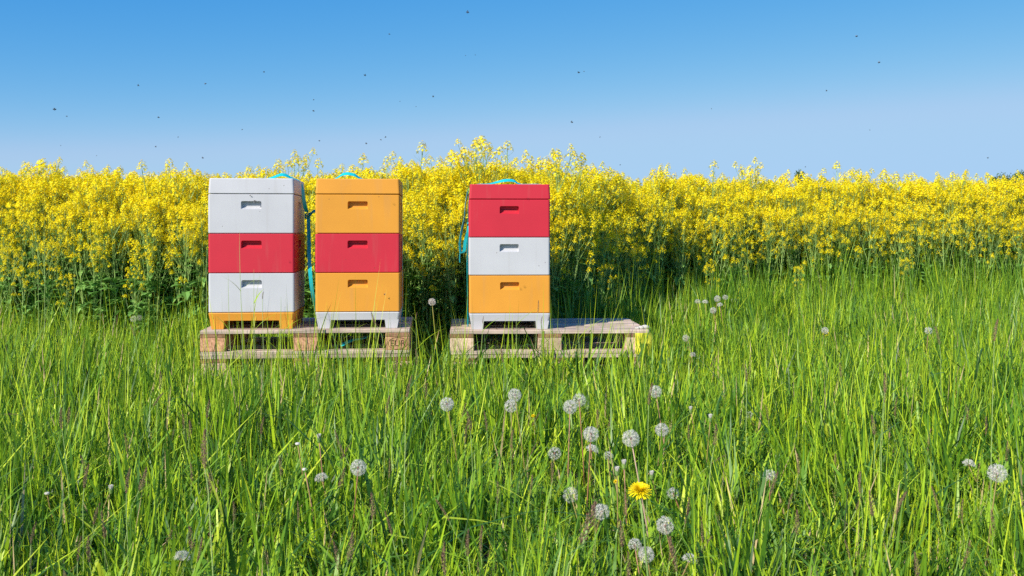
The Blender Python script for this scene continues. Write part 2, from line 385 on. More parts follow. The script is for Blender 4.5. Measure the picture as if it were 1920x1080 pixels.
def stand_mesh():
    """floor frame on two side skids tapering towards the ground, wide fly opening in front"""
    mb = MB(); h = .097; op = .050
    shell(mb, [ring(HW - .016, HD - .016, RC, op), ring(HW, HD, RC, h - .006), ring(HW - .006, HD - .006, RC, h - .001)])
    for s in (-1, 1):
        x0, x1 = s * (HW/2 - .008), s * (HW/2 - .089); x0b, x1b = s * (HW/2 - .017), s * (HW/2 - .084)
        y0, y1 = -HD/2 + .008, HD/2 - .008
        v = [(x0b, y0 + .007, 0), (x1b, y0 + .007, 0), (x1b, y1 - .006, 0), (x0b, y1 - .006, 0), (x0, y0, op + .0005), (x1, y0, op + .0005), (x1, y1, op + .0005), (x0, y1, op + .0005)]
        mb.add(v, [(0, 1, 2, 3), (4, 5, 6, 7), (0, 1, 5, 4), (1, 2, 6, 5), (2, 3, 7, 6), (3, 0, 4, 7)])
    xw = HW/2 - .09
    v = [(-xw, HD/2 - .05, .002), (xw, HD/2 - .05, .002), (xw, HD/2 - .02, .002), (-xw, HD/2 - .02, .002)]
    v += [(x, y, op + .0003) for x, y, z in v]
    mb.add(v, [(0, 1, 2, 3), (4, 5, 6, 7), (0, 1, 5, 4), (1, 2, 6, 5), (2, 3, 7, 6), (3, 0, 4, 7)])
    me = mb.mesh('floor_stand', []); bm = bmesh.new(); bm.from_mesh(me); bmesh.ops.recalc_face_normals(bm, faces=bm.faces); bm.to_mesh(me); bm.free()
    return me
LIDM = lid_mesh(); STM = stand_mesh()
lid_of = {k: colored(LIDM, M[k]) for k in ('white', 'red', 'orange')}; st_of = {k: colored(STM, M[k]) for k in ('white', 'orange')}

def text(body, size, m, parent, loc, rot, depth=.0004, name='lettering', align='CENTER'):
    c = bpy.data.curves.new(name, 'FONT'); c.body = body; c.size = size; c.align_x = align; c.align_y = 'CENTER'; c.extrude = depth; c.materials.append(m)
    tmp = bpy.data.objects.new('tmp', c); me = bpy.data.meshes.new_from_object(tmp); me.name = name
    bpy.data.objects.remove(tmp); o = link(name, me, parent); o.location = loc; o.rotation_euler = rot; return o

NAMES = {'white': 'pale grey', 'red': 'red', 'orange': 'orange'}
def hive(px_l, d_l, th, zb, stand, boxes, lid, label):
    fl = at(px_l, d_l); cx = Vector((math.cos(th), math.sin(th), 0)); cyv = Vector((-math.sin(th), math.cos(th), 0))
    c = fl + cx * HW / 2 + cyv * HD / 2
    t = thing('beehive', label, 'beehive', (c.x, c.y, zb), th)
    s = link('floor_stand', st_of[stand], t); s['label'] = NAMES[stand] + ' hive floor with two feet and a wide fly opening'
    z = .097
    for i, k in enumerate(boxes):
        b = link('hive_box', box_of[k], t); b.location = (rnd.uniform(-.002, .002), rnd.uniform(-.003, .003), z); b.rotation_euler = (0, 0, rnd.uniform(-.007, .007))
        b['label'] = NAMES[k] + ' foam hive box, ' + ('lowest', 'middle', 'upper')[i] + ' of the three'
        if k == 'red':
            text('Made in Germany', .0135, M['ink'], b, (-.004, -HD/2 + .0257, .229 * .72 + .003), (R(90), 0, 0), .0003)
        z += .2295
    l_ = link('lid', lid_of[lid], t); l_.location = (0, 0, z); l_['label'] = NAMES[lid] + ' foam lid with sloping sides'
    return t, c

TH1, TH2 = R(4.6), R(2.6)
PZ1, PZ2 = .288, .264
h1, c1 = hive(390, 5.76, TH1, PZ1, 'orange', ('white', 'red', 'white'), 'white', 'beehive with pale grey lid and orange feet at the left end of the left pallet')
h2, c2 = hive(591, 5.81, TH1 * .9, PZ1, 'white', ('orange', 'red', 'orange'), 'orange', 'beehive with orange lid and pale grey feet at the right end of the left pallet')
h3, c3 = hive(879.5, 6.0, TH2, PZ2, 'white', ('orange', 'white', 'red'), 'red', 'beehive with red lid standing alone on the right pallet')

# ---------------------------------------------------------------- pallets
def pallet(loc, th, label, chip=True, mark=None):
    """1.2 x 0.8 m pallet, origin under its front left corner"""
    t = thing('wooden_pallet', label, 'pallet', loc, th, 'pallets under the beehives')
    L, D = 1.2, .8
    y = [(0, .145), (.175, .1), (.3275, .145), (.525, .1), (.655, .145)]
    for y0, w in y:
        bevel_box('deck_board', (L - rnd.uniform(0, .006), w - .003, .0215), (L/2, y0 + w/2, .133 + rnd.uniform(-.0008, .0008)), M['deck_wood'], t, .0025, (0, 0, rnd.uniform(-.002, .002)), .001)
    for x0 in (0, .5275, 1.055):
        bevel_box('cross_board', (.143, D - .004, .0215), (x0 + .0725, D/2, .111), M['cross_wood'], t, .002, jitter=.0007)
    for x0, w in ((.003, .14), (.53, .14), (1.058, .14)):
        for k, (y0, dw) in enumerate(((.004, .096), (.328, .143), (.70, .096))):
            b = bevel_box('block', (w, dw, .0775), (x0 + w/2, y0 + dw/2, .0608), M['chip'] if chip else M['pale_block'], t, .002, jitter=.0006)
            if mark and x0 > 1 and k == 0:
                text(mark, .050, M['burn'], b, (0, -dw/2 - .0008, -.001), (R(90), 0, 0), .0006, 'stamp')
                mb = MB(); N = 40; vs_ = []
                for i in range(N):
                    a = 2 * math.pi * i / N
                    for rr, yy in ((1, 0), (.955, 0), (1, .002), (.955, .002)):
                        vs_.append((.056 * rr * math.cos(a), -dw/2 - .0012 + yy, .036 * (rr if rr == 1 else .93) * math.sin(a)))
                mb.add(vs_, [q for i in range(N) for j in [(i + 1) % N] for q in ((4*i, 4*i+1, 4*j+1, 4*j), (4*i, 4*i+2, 4*j+2, 4*j), (4*i+1, 4*i+3, 4*j+3, 4*j+1))])
                mb.obj('stamp_ring', [M['burn']], b)
    for y0, w in ((.004, .096), (.3275, .145), (.70, .096)):
        bevel_box('bottom_board', (L - .004, w, .0215), (L/2, y0 + w/2, .0105), M['deck_wood'], t, .002, jitter=.001)
    return t
pl = at(374, 5.70)
pallet((pl.x, pl.y, PZ1 - .144), TH1, 'upper wooden pallet with stamped right block, carrying the two left beehives', True, 'EUR')
pallet((pl.x + .004, pl.y + .002, PZ1 - .2885), TH1 + .006, 'lower wooden pallet half hidden in grass, under the two left beehives', False, 'EPAL')
pr = at(843, 5.93)
pallet((pr.x, pr.y, PZ2 - .144), TH2, 'upper weathered pallet carrying only the red lidded beehive at its left end', False)
pallet((pr.x + .02, pr.y + .01, PZ2 - .2885), TH2 - .008, 'lower pallet sunk in grass beneath the pallet of the red lidded beehive', False)

# yellow plastic label wrapped over the right front block of the right pallet
cxr = Vector((math.cos(TH2), math.sin(TH2), 0)); cyr = Vector((-math.sin(TH2), math.cos(TH2), 0))
lb = pr + cxr * 1.19; lb.z = PZ2
t = thing('warning_label', 'crumpled yellow plastic label with black lettering on the right end of the right pallet', 'label', lb, TH2)
mb = MB(); nu, nv = 10, 12; v = []
for j in range(nv):
    for i in range(nu):
        u = i / (nu - 1); w = j / (nv - 1)
        x = -.080 + .100 * u + .012 * math.sin(w * 3) * u; z = -.016 - .125 * w - .02 * w * u
        y = -.016 - .010 * math.sin(u * 3.1) - .003 * math.sin(w * 9 + u * 4) + (.06 * max(0, u - .8) ** 1 if u > .8 else 0)
        v.append((x, y, z))
fs = [(j * nu + i, j * nu + i + 1, (j + 1) * nu + i + 1, (j + 1) * nu + i) for j in range(nv - 1) for i in range(nu - 1)]
v2 = [(x, y + .0008, z) for x, y, z in v]; k = len(v)
mb.add(v + v2, fs + [tuple(q + k for q in f)[::-1] for f in fs])
mb.obj('sheet', [M['label']], t, True)
text('Vor', .036, M['black'], t, (-.028, -.0335, -.083), (R(90), 0, R(3)), .0004)
# small pale stones lying on the end of the deck
for i in range(3):
    mb = MB(); mb.blob((0, 0, 0), .012 + .004 * i, 7, 5, sc=(1.3, 1, .7)); q = pr + cxr * (1.13 + .026 * i) + cyr * (.03 + .01 * i)
    o = mb.obj('pebble', [M['pappus']], None, True); o.location = (q.x, q.y, PZ2 + .008 + .002 * i); tag(o, 'small pale pebble on the right end of the right pallet above the yellow label', 'pebble', 'pebbles on the pallet end')

# ---------------------------------------------------------------- straps
def ribbon(mb, pts, wdir, width=.025, th=.0012, sub=6, twist=None):
    """flat band swept through pts; wdir: one direction or one per point"""
    P = [Vector(p) for p in pts]; n = len(P)
    if not isinstance(wdir, list): wdir = [wdir] * n
    W = [Vector(w).normalized() for w in wdir]
    pp, ww = [], []
    for i in range(n - 1):
        p0, p1, p2, p3 = P[max(i-1, 0)], P[i], P[i+1], P[min(i+2, n-1)]
        for s in range(sub):
            t = s / sub
            pp.append(.5 * ((2*p1) + (p2-p0)*t + (2*p0-5*p1+4*p2-p3)*t*t + (3*p1-p0-3*p2+p3)*t**3)); ww.append(W[i].lerp(W[i+1], t).normalized())
    pp.append(P[-1]); ww.append(W[-1]); v = []; m = len(pp)
    for i in range(m):
        d = (pp[min(i+1, m-1)] - pp[max(i-1, 0)]).normalized(); w = ww[i]; nrm = d.cross(w).normalized()
        for a, b in ((-1, -1), (1, -1), (1, 1), (-1, 1)): v.append(pp[i] + w * a * width/2 + nrm * b * th/2)
    fs = [(i*4+k, i*4+(k+1) % 4, (i+1)*4+(k+1) % 4, (i+1)*4+k) for i in range(m-1) for k in range(4)]
    fs += [(0, 1, 2, 3), tuple((m-1)*4 + k for k in range(4))]
    mb.add(v, fs)
TOP = .097 + 3 * .2295 + .091
X = Vector((1, 0, 0)); Y = Vector((0, 1, 0)); Z = Vector((0, 0, 1))
def knot(t, p, r=.017):
    mb = MB(); p = Vector(p)
    for k in range(3):
        a = k * 1.1
        pts = [p + Vector((math.cos(q + a) * r, math.sin(q * 1.0 + a) * r * .6, math.sin(q + a * 2) * r)) for q in np.linspace(0, 5.6, 9)]
        ribbon(mb, pts, Vector((.3, 1, .2 * k)), .016, .002, 3)
    return mb.obj('knot', [M['strap']], t)
H = HW / 2
# hive 1
t = thing('strap', 'teal strap over the pale grey lid, knotted beside that hive', 'strap', (c1.x, c1.y, PZ1), TH1)
mb = MB(); yb = .10
ribbon(mb, [(-H - .004, yb, -.05), (-H - .004, yb - .01, .3), (-H - .004, yb - .02, .78), (-H + .004, yb, TOP - .03), (-H + .03, yb, TOP + .002), (-.02, yb, TOP + .003), (.06, yb - .03, TOP + .016), (.13, yb - .02, TOP + .040), (.19, yb, TOP + .016), (H - .01, yb + .02, TOP - .002), (H + .004, yb + .0, TOP - .06), (H + .018, yb - .02, TOP - .14), (H + .030, yb + .0, TOP - .19)], [Y] * 5 + [Y + Z * .3, Y + Z * .6, Y + Z * .9, Y + Z * .5] + [Y, Y + X * .5, Y + X * .9, Y + X * .9], .030)
mb.obj('band', [M['strap']], t)
knot(t, (H + .032, yb + .04, TOP - .21))
mb = MB(); ribbon(mb, [(H + .034, yb + .04, TOP - .21), (H + .052, yb - .08, TOP - .35), (H + .075, yb - .24, TOP - .50), (H + .096, yb - .31, TOP - .64), (H + .110, yb - .30, TOP - .72), (H + .118, yb - .26, TOP - .78)], [X + Y * .2] * 3 + [X + Y * .7] * 3, .022)
mb.obj('tail', [M['strap']], t)
mb = MB(); ribbon(mb, [(H + .032, yb + .04, TOP - .21), (H + .052, yb, TOP - .205), (H + .075, yb - .03, TOP - .185), (H + .10, yb - .03, TOP - .19), (H + .122, yb - .05, TOP - .178)], [Z + X * .2, Z, Z + Y * .5, Z, Z], .020)
mb.obj('tail', [M['strap']], t)
# hive 2
t = thing('strap', 'teal strap over the orange lid, slack under the pallet deck below the orange hive', 'strap', (c2.x, c2.y, PZ1), TH1 * .9)
mb = MB(); yb = -.02
ribbon(mb, [(-H - .004, yb, -.02), (-H - .005, yb, .1), (-H - .006, yb + .03, .3), (-H - .004, yb + .03, TOP - .1), (-H + .02, yb, TOP + .002), (-.16, yb, TOP + .008), (-.10, yb - .02, TOP + .038), (-.04, yb - .02, TOP + .034), (.03, yb, TOP + .004), (H - .02, yb, TOP + .002), (H + .003, yb + .03, TOP - .1), (H + .005, yb + .02, .25), (H + .006, yb - .08, .05), (H + .004, yb - .09, -.02)], [Y] * 4 + [Y, Y + Z * .3, Y + Z * .8, Y + Z * .9, Y + Z * .3] + [Y] * 5, .028)
mb.obj('band', [M['strap']], t)
mb = MB(); ribbon(mb, [(-.10, -HD/2 + .02, -.10), (-.03, -HD/2 + .05, -.072), (.03, -HD/2 + .04, -.062), (.10, -HD/2 + .10, -.035)], [Z + Y, Z * .4 + Y, Z * .2 + Y, Y], .028)
mb.obj('loose_end', [M['strap']], t)
# hive 3
t = thing('strap', 'teal strap over the red lid with loose loops hanging down its left side', 'strap', (c3.x, c3.y, PZ2), TH2)
mb = MB(); yb = -.05
ribbon(mb, [(-H - .006, yb, -.02), (-H - .007, yb, .15), (-H - .010, yb, .40), (-H - .004, yb, .62), (-H - .002, yb, TOP - .08), (-H + .03, yb, TOP + .002), (-.12, yb, TOP + .010), (-.03, yb - .02, TOP + .030), (.03, yb - .01, TOP + .030), (.08, yb, TOP + .008), (H - .02, yb, TOP + .002), (H + .003, yb, TOP - .1), (H + .005, yb, .25), (H + .006, yb, -.02)], [X * .25 + Y] * 4 + [Y, Y, Y + Z * .3, Y + Z * .8, Y + Z * .8, Y + Z * .3] + [Y] * 4, .028)
mb.obj('band', [M['strap']], t)
mb = MB(); ribbon(mb, [(-H - .006, yb - .05, TOP - .035), (-H - .022, yb - .08, TOP - .12), (-H - .028, yb - .09, TOP - .20), (-H - .045, yb - .10, TOP - .28), (-H - .056, yb - .10, TOP - .36), (-H - .05, yb - .1, TOP - .415), (-H - .03, yb - .1, TOP - .405), (-H - .022, yb - .1, TOP - .34), (-H - .005, yb - .09, TOP - .28), (-H - .003, yb - .05, TOP - .23)], [X * .3 + Y] * 3 + [X * .7 + Y] * 3 + [X + Y * .4] * 4, .020)
mb.obj('tail', [M['strap']], t)
mb = MB(); ribbon(mb, [(-H - .052, yb - .1, TOP - .39), (-H - .057, yb - .1, TOP - .44), (-H - .056, yb - .1, TOP - .475)], X * .5 + Y, .012)
mb.obj('tail', [M['strap']], t)

# ---------------------------------------------------------------- grass
def blade(mb, x, y, h, w, az, lean, curve, tint, segs=5, mi=0, fold=None, tw=0.0):
    dx, dy = math.cos(az), math.sin(az)
    v = []; tn = []
    for i in range(segs + 1):
        t = i / segs
        off = h * (lean * t + curve * t * t); z = h * (t - .35 * abs(curve) * t ** 3)
        if fold and t > fold:
            k = (t - fold); off += h * k * .8; z -= h * k * 1.5
        ww = w * (1 - t ** 1.8) * (.75 + .5 * min(1, t * 3)) / 2
        a = az + math.pi / 2 + tw * t
        wx, wy = math.cos(a) * ww, math.sin(a) * ww
        cx, cy2 = x + dx * off, y + dy * off
        if i < segs: v += [(cx - wx, cy2 - wy, z), (cx + wx, cy2 + wy, z)]; tn += [tint, tint]
        else: v.append((cx, cy2, z)); tn.append(tint)
    fs = [(2*i, 2*i+1, 2*i+3, 2*i+2) for i in range(segs - 1)] + [(2*(segs-1), 2*(segs-1)+1, 2*segs)]
    mb.add(v, fs, mi, tn)
def clump(seed, n, r, hmin, hmax, wmin, wmax, leanmax, tints=(.05, .93), fold_p=.16, stems=.15):
    g = random.Random(seed); mb = MB()
    for _ in range(n):
        a = g.uniform(0, 2 * math.pi); q = r * math.sqrt(g.random()); h = g.uniform(hmin, hmax)
        if g.random() < stems:
            blade(mb, q * math.cos(a), q * math.sin(a), h * g.uniform(1.05, 1.4), .0034, g.uniform(0, 6.28), g.uniform(0, .10), g.uniform(0, .06), min(.98, g.uniform(.7, .95)), 4)
        else:
            if g.random() < .27: h *= g.uniform(.6, 1.0); ln_ = g.uniform(.45, 1.3)
            else: ln_ = g.uniform(0, leanmax)
            blade(mb, q * math.cos(a), q * math.sin(a), h, g.uniform(wmin, wmax), g.uniform(0, 6.28), ln_, g.uniform(0, .6) ** 2.0 + (g.uniform(.3, .9) if g.random() < .06 else 0),
                  1.0 if g.random() < .05 else g.uniform(*tints) , 5, 0, g.uniform(.5, .8) if g.random() < fold_p else None, g.uniform(-.8, .8))
    return mb
srcs = []
for i in range(8): srcs.append(source('meadow_tuft', clump(100 + i, 25, .08, .07, .27, .0036, .0100, .18), [M['grass']]))       # 0-7 general
for i in range(4): srcs.append(source('lush_tuft', clump(200 + i, 22, .07, .20, .36, .006, .0115, .28, (.2, .9), .12, .04), [M['lush']]))   # 8-11 broad lush
def broad(seed):
    g = random.Random(seed); mb = MB()
    for k in range(9):
        az = k * 2.4 + g.uniform(-.3, .3); L_ = g.uniform(.06, .13)
        blade(mb, 0, 0, L_ * 1.2, L_ * g.uniform(.28, .42), az, g.uniform(.5, 1.0), g.uniform(.1, .5), g.uniform(.3, .9), 5)
    return mb
for i in range(2): srcs.append(source('broad_weed', broad(300 + i), [M['lush']]))     # 12-13
for i in range(3): srcs.append(source('short_tuft', clump(330 + i, 40, .085, .05, .13, .0025, .0055, .45, (.15, .9), .05, .05), [M['grass']]))   # 14-16
for i in range(4): srcs.append(source('long_tuft', clump(360 + i, 4, .04, .32, .50, .006, .011, .42, (.1, .8), .45, .0), [M['lush']]))   # 17-20 single long arching blades
for i in range(3): srcs.append(source('stem_tuft', clump(380 + i, 4, .05, .30, .46, .003, .004, .1, (.6, .9), 0, 1.0), [M['grass']]))   # 21-23 long straight stems

# dandelions and other heads that must stand clear of the blades in front of them: (px, py, diameter px, kind)
HEADS = [(838,758,26,'full'),(965,741,25,'full'),(958,761,24,'full'),(1069,763,26,'full'),(1086,750,25,'ragged'),(1229,734,23,'full'),(1108,814,29,'full'),
 (1183,822,32,'full'),(1241,806,25,'full'),(1109,846,25,'half'),(1040,850,24,'ragged'),(1140,855,18,'ragged'),(1070,928,29,'ragged'),(1128,960,30,'full'),(1247,985,33,'full'),
 (1190,1022,26,'ragged'),(1212,1040,30,'full'),(672,877,30,'full'),(603,900,26,'half'),(1870,887,34,'full'),(1816,873,24,'half'),(1443,893,26,'ragged'),(340,1050,34,'half'),(1292,1052,28,'half'),
 (1741,620,14,'full'),(1547,620,13,'full'),(810,566,14,'full'),(1345,560,12,'full'),(1376,563,10,'ragged'),(1308,566,11,'ragged'),(1322,568,12,'half'),(1337,582,12,'full'),(1350,573,11,'half'),(1360,558,11,'ragged'),
 (1286,634,13,'full'),(1299,666,12,'ragged'),(1170,873,15,'closed'),(1157,886,15,'closed'),(598,824,14,'closed'),(571,880,12,'bald'),(558,832,12,'bald'),(1000,640,9,'ragged'),(1262,925,22,'ragged'),
 (1332,786,13,'closed'),(1405,778,14,'ragged'),(1295,770,11,'closed'),(250,598,11,'full'),(262,596,11,'full'),(208,920,14,'closed'),(88,925,12,'bald'),(1222,893,11,'closed')]
YEL = [(1200,921,43,'big'),(1549,626,13,'small'),(1155,903,10,'bud'),(1000,780,8,'bud')]
head_pos = []
for px, py, dm, kd in HEADS + YEL:
    real = {'closed': .022, 'bald': .018, 'big': .046, 'small': .05, 'bud': .018}.get(kd, .044)
    d = min(real * F / dm, 8.3); z = CAMZ + (HY - py) * d / F
    if z > .46: z = .46; d = (CAMZ - z) * F / (py - HY)
    if z < .13: z = .13; d = (CAMZ - z) * F / (py - HY)
    head_pos.append((Vector(((px - 960) / F * d, d, z)), dm * d / F, kd, px, py))

SPIKES = [(380,845,70,-8),(302,715,34,10),(155,650,30,0),(270,900,44,25),(395,985,46,5),(178,965,40,8),(440,960,36,6),(635,835,52,-28),(700,950,46,3),(745,690,42,8),(765,725,40,5),(782,670,30,4),(872,810,44,0),(881,790,36,-4),
 (912,790,36,-3),(1217,740,40,2),(1145,790,34,20),(1000,840,26,20),(1105,985,80,28),(1265,1040,64,-6),(830,1050,60,-10),(935,925,40,8),(1345,860,30,50),(1610,945,26,25),(1660,735,40,4),(1865,620,40,2),(1760,630,34,-6),(1540,600,20,-25),(345,790,26,0),
 (205,690,26,14),(725,760,34,4),(800,735,30,10),(1055,700,24,5),(1400,700,30,0),(1850,800,34,6),(60,1000,40,5),(500,1040,40,-6),(620,1010,36,14),(1720,1060,44,0),(1590,1030,36,-10),(1480,940,30,8),(860,700,24,6),(910,610,18,-6),(250,620,22,-12),
 (1010,575,22,8),(700,600,26,-30),(1420,605,20,4),(1690,560,22,4),(130,780,30,10),(560,960,36,4),(900,1010,44,-4),(1180,1060,46,8),(20,775,30,80)]
for i in range(70):
    y_ = rnd.uniform(0, 1) ** .8; SPIKES.append((int(rnd.uniform(10, 1910)), int(650 + 400 * y_), int(rnd.uniform(20, 30) + 26 * y_), int(rnd.gauss(4, 12))))
def spike_place(i):
    px, py, ln, tilt = SPIKES[i]; k = i % 5; L_ = .055 + .012 * (k % 3); d = min(max(L_ * F / ln, 1.75), 8.0); z = CAMZ + (HY - py) * d / F
    if z > .62: z = .62; d = (CAMZ - z) * F / (py - HY)
    if z < .16: z = .16; d = (CAMZ - z) * F / (py - HY)
    return k, L_, d, z, at(px, d)
SPIKE_CLEAR = []
for i in range(len(SPIKES)):
    k, L_, d, z, p = spike_place(i); SPIKE_CLEAR.append([p.x, p.y, z - SPIKES[i][2] * d / F * .3, .02])

def in_pallet(p, m=.0):
    for o, th in ((pl, TH1), (pr, TH2)):
        q = p - Vector((o.x, o.y, 0)); u = q.x * math.cos(th) + q.y * math.sin(th); w = -q.x * math.sin(th) + q.y * math.cos(th)
        if -m < u < 1.2 + m and -m < w < .8 + m: return True
    return False
pts, rz, sc, ix, tl = [], [], [], [], []
heads_np = np.array([[h[0].x, h[0].y, h[0].z, h[1]] for h in head_pos] + SPIKE_CLEAR)
def add_clump(x, y, hs, ws, i, tilt=.24):
    """hs: height scale; lowers the tuft where a flower head stands behind it"""
    top = {0: .30, 1: .34, 2: .10}[0 if i < 8 else (1 if i < 12 else 2)]
    if i >= 14: top = .13
    if i >= 17: top = .46
    for hx, hy, hz, hr in heads_np:
        if y < hy + .03:
            if abs(x - hx * y / hy) < .035 + hr * .35:
                zr = CAMZ - (CAMZ - hz + hr * .6) * y / hy
                if top * hs > zr: hs = max(.12, zr / top * .93)
    pts.append((x, y, -.012)); rz.append(rng.uniform(0, 6.283)); sc.append((ws, ws, hs)); ix.append(i); tl.append((rng.uniform(-tilt, tilt), rng.uniform(-tilt, tilt)))
# Poisson-ish jittered grid over the meadow wedge and a margin on both sides
y = .75
while y < 12.4:
    step = .092 if y < 3 else (.105 if y < 6 else .12)
    half = .56 * y + .55
    x = -half
    while x < half:
        X_, Y_ = x + rng.uniform(-.5, .5) * step, y + rng.uniform(-.5, .5) * step
        px = 960 + X_ / max(Y_, .3) * F; ed = edge_d(px)
        x += step
        P = Vector((X_, Y_, 0))
        if Y_ > ed + .5 or in_pallet(P, .02): continue
        nse = noise.noise(Vector((X_ * 1.1, Y_ * 1.1, 3.3))); n2 = noise.noise(Vector((X_ * 3.1, Y_ * 3.1, 7.3)))
        hs = 1.0 + .35 * nse + .35 * n2 + rng.uniform(-.12, .25)
        # low, open strip right in front of the pallets, denser growth behind them at the right
        if in_pallet(P, .5) and Y_ < 6.1: hs *= (.62 + .4 * rng.random())
        i = int(rng.integers(0, 8))
        right = np.clip((px - 1050) / 500, 0, 1)
        if Y_ > 6.2 and px > 1040:
            k = np.clip((Y_ - (ed - 1.9)) / 1.8, 0, 1); hs *= 1 + (.50 + .72 * right) * k
            if rng.random() < .25 + .5 * k: i = int(rng.integers(8, 12)); hs *= .85
        elif Y_ > ed - .5: hs *= 1.15
        if rng.random() < (.30 if Y_ < 5 else .16): i = int(rng.integers(8, 12)); hs *= .85
        if 4.1 < Y_ < 5.9 and 350 < px < 1230: hs *= .50 + .45 * np.clip(n2 + .35 + rng.uniform(-.3, .3), 0, 1) + .5 * np.clip((4.5 - Y_) / .4, 0, 1)
        if Y_ < 2.1: hs *= .90
        if Y_ < 1.45: hs *= .8
        add_clump(X_, Y_, max(.3, hs), rng.uniform(.85, 1.2), i)
        if rng.random() < .35: add_clump(X_ + .03, Y_ + .03, 1, 1, int(rng.integers(14, 17)))
        if 4.9 < Y_ < 5.75 and 350 < px < 1230 and rng.random() < .34: add_clump(X_ + .02, Y_ + .01, rng.uniform(.75, 1.25), 1, int(rng.integers(21, 24)) if rng.random() < .7 else int(rng.integers(17, 21)))
        far_r = Y_ > 6.4 and px > 1040
        if rng.random() < (.10 if not far_r else .22): add_clump(X_, Y_, rng.uniform(.7, 1.15) * (.75 if Y_ < 2.2 else 1), 1, int(rng.integers(17, 21)), .2)
        if rng.random() < (.14 if px < 700 else .07): add_clump(X_ + .04, Y_, rng.uniform(.6, 1.2) * (.75 if Y_ < 2.2 else 1), 1, int(rng.integers(21, 24)))
        if Y_ > 2.6 and rng.random() < .13: add_clump(X_ + .02, Y_ - .02, rng.uniform(.6, 1.0), rng.uniform(.6, 1.0), int(rng.integers(12, 14)))
    y += step
# weeds that have grown through and over the empty right half of the right pallet
for k in range(46):
    q = pr + cxr * rnd.uniform(.62, 1.08) + cyr * rnd.choice((.16, .31, .50, .645))
    pts.append((q.x, q.y, PZ2 - .06)); rz.append(rng.uniform(0, 6.28)); sc.append((.45, .45, rnd.uniform(.35, .75))); ix.append(int(rng.integers(14, 17))); tl.append((rng.uniform(-.5, .5), rng.uniform(-.5, .5)))
grass = gn_scatter('meadow_grass', pts, rz, sc, ix, srcs, np.array(tl))
grass['kind'] = 'stuff'; grass['label'] = 'dense bright green meadow grass'
print('grass clumps', len(pts))

# ---------------------------------------------------------------- rapeseed
def flower(mb, c, up, s, g, mi):
    a = up.cross(Vector((g.uniform(-1, 1), g.uniform(-1, 1), g.uniform(-.3, .3)))).normalized(); b = up.cross(a)
    tn = g.random()
    for k in range(4):
        q = k * math.pi / 2; d = a * math.cos(q) + b * math.sin(q); e = b * math.cos(q) - a * math.sin(q)
        lift = up * s * g.uniform(.05, .4)
        mb.add([c, c + d * s * .6 - e * s * .42 + lift * .5, c + d * s * 1.05 + lift, c + d * s * .6 + e * s * .42 + lift * .5], [(0, 1, 2, 3)], mi, min(1, max(0, tn + g.uniform(-.15, .15))))
def raceme(g, big=1.0, ragged=False):
    """flower cluster around its own origin (mats: 0 stem, 1 petal)"""
    mb = MB(); L = g.uniform(.035, .06) * big; n = int((g.uniform(19, 26) if not ragged else 10) * big)
    mb.tube([(0, 0, -.02), (0, 0, L)], .0012, 3, 0, .6, False)
    for k in range(n):
        t = (k + .5) / n; a = k * 2.4 + g.uniform(-.4, .4); r = (.031 * (1 - .62 * t ** 1.6) + g.uniform(-.005, .006)) * big
        c = Vector((math.cos(a) * r, math.sin(a) * r, L * t * 1.15 + g.uniform(-.006, .006)))
        up = (Vector((math.cos(a), math.sin(a), .35 + 1.2 * t)) + Vector((g.uniform(-.4, .4),) * 3)).normalized()
        flower(mb, c, up, g.uniform(.0082, .0110), g, 1)
    for k in range(4):
        a = g.uniform(0, 6.28); mb.blob((math.cos(a) * .005, math.sin(a) * .005, L * 1.2 + g.uniform(0, .008)), .0028, 4, 2, 1, .1)
    return mb
def rleaf(g, L):
    """wavy lobed leaf, base at origin, growing along +x"""
    mb = MB(); n = 6; v = []; W = L * g.uniform(.20, .30); dr = g.uniform(.25, .9); w0 = g.uniform(0, 6)
    for i in range(n + 1):
        t = i / n; w = W * (math.sin(math.pi * min(1, t * .92 + .06)) ** .8) * (1 + .18 * math.sin(t * 17 + w0)) + .003
        x = L * t; z = L * (.35 * t - dr * t * t)
        v += [(x, -w, z + w * .35 + .004 * math.sin(i * 2.1)), (x, 0, z), (x, w, z + w * .35 + .004 * math.cos(i * 2.7))]
    mb.add(v, [(3*i + k, 3*i + k + 1, 3*i + k + 4, 3*i + k + 3) for i in range(n) for k in (0, 1)], 0, g.uniform(.1, .95))
    return mb
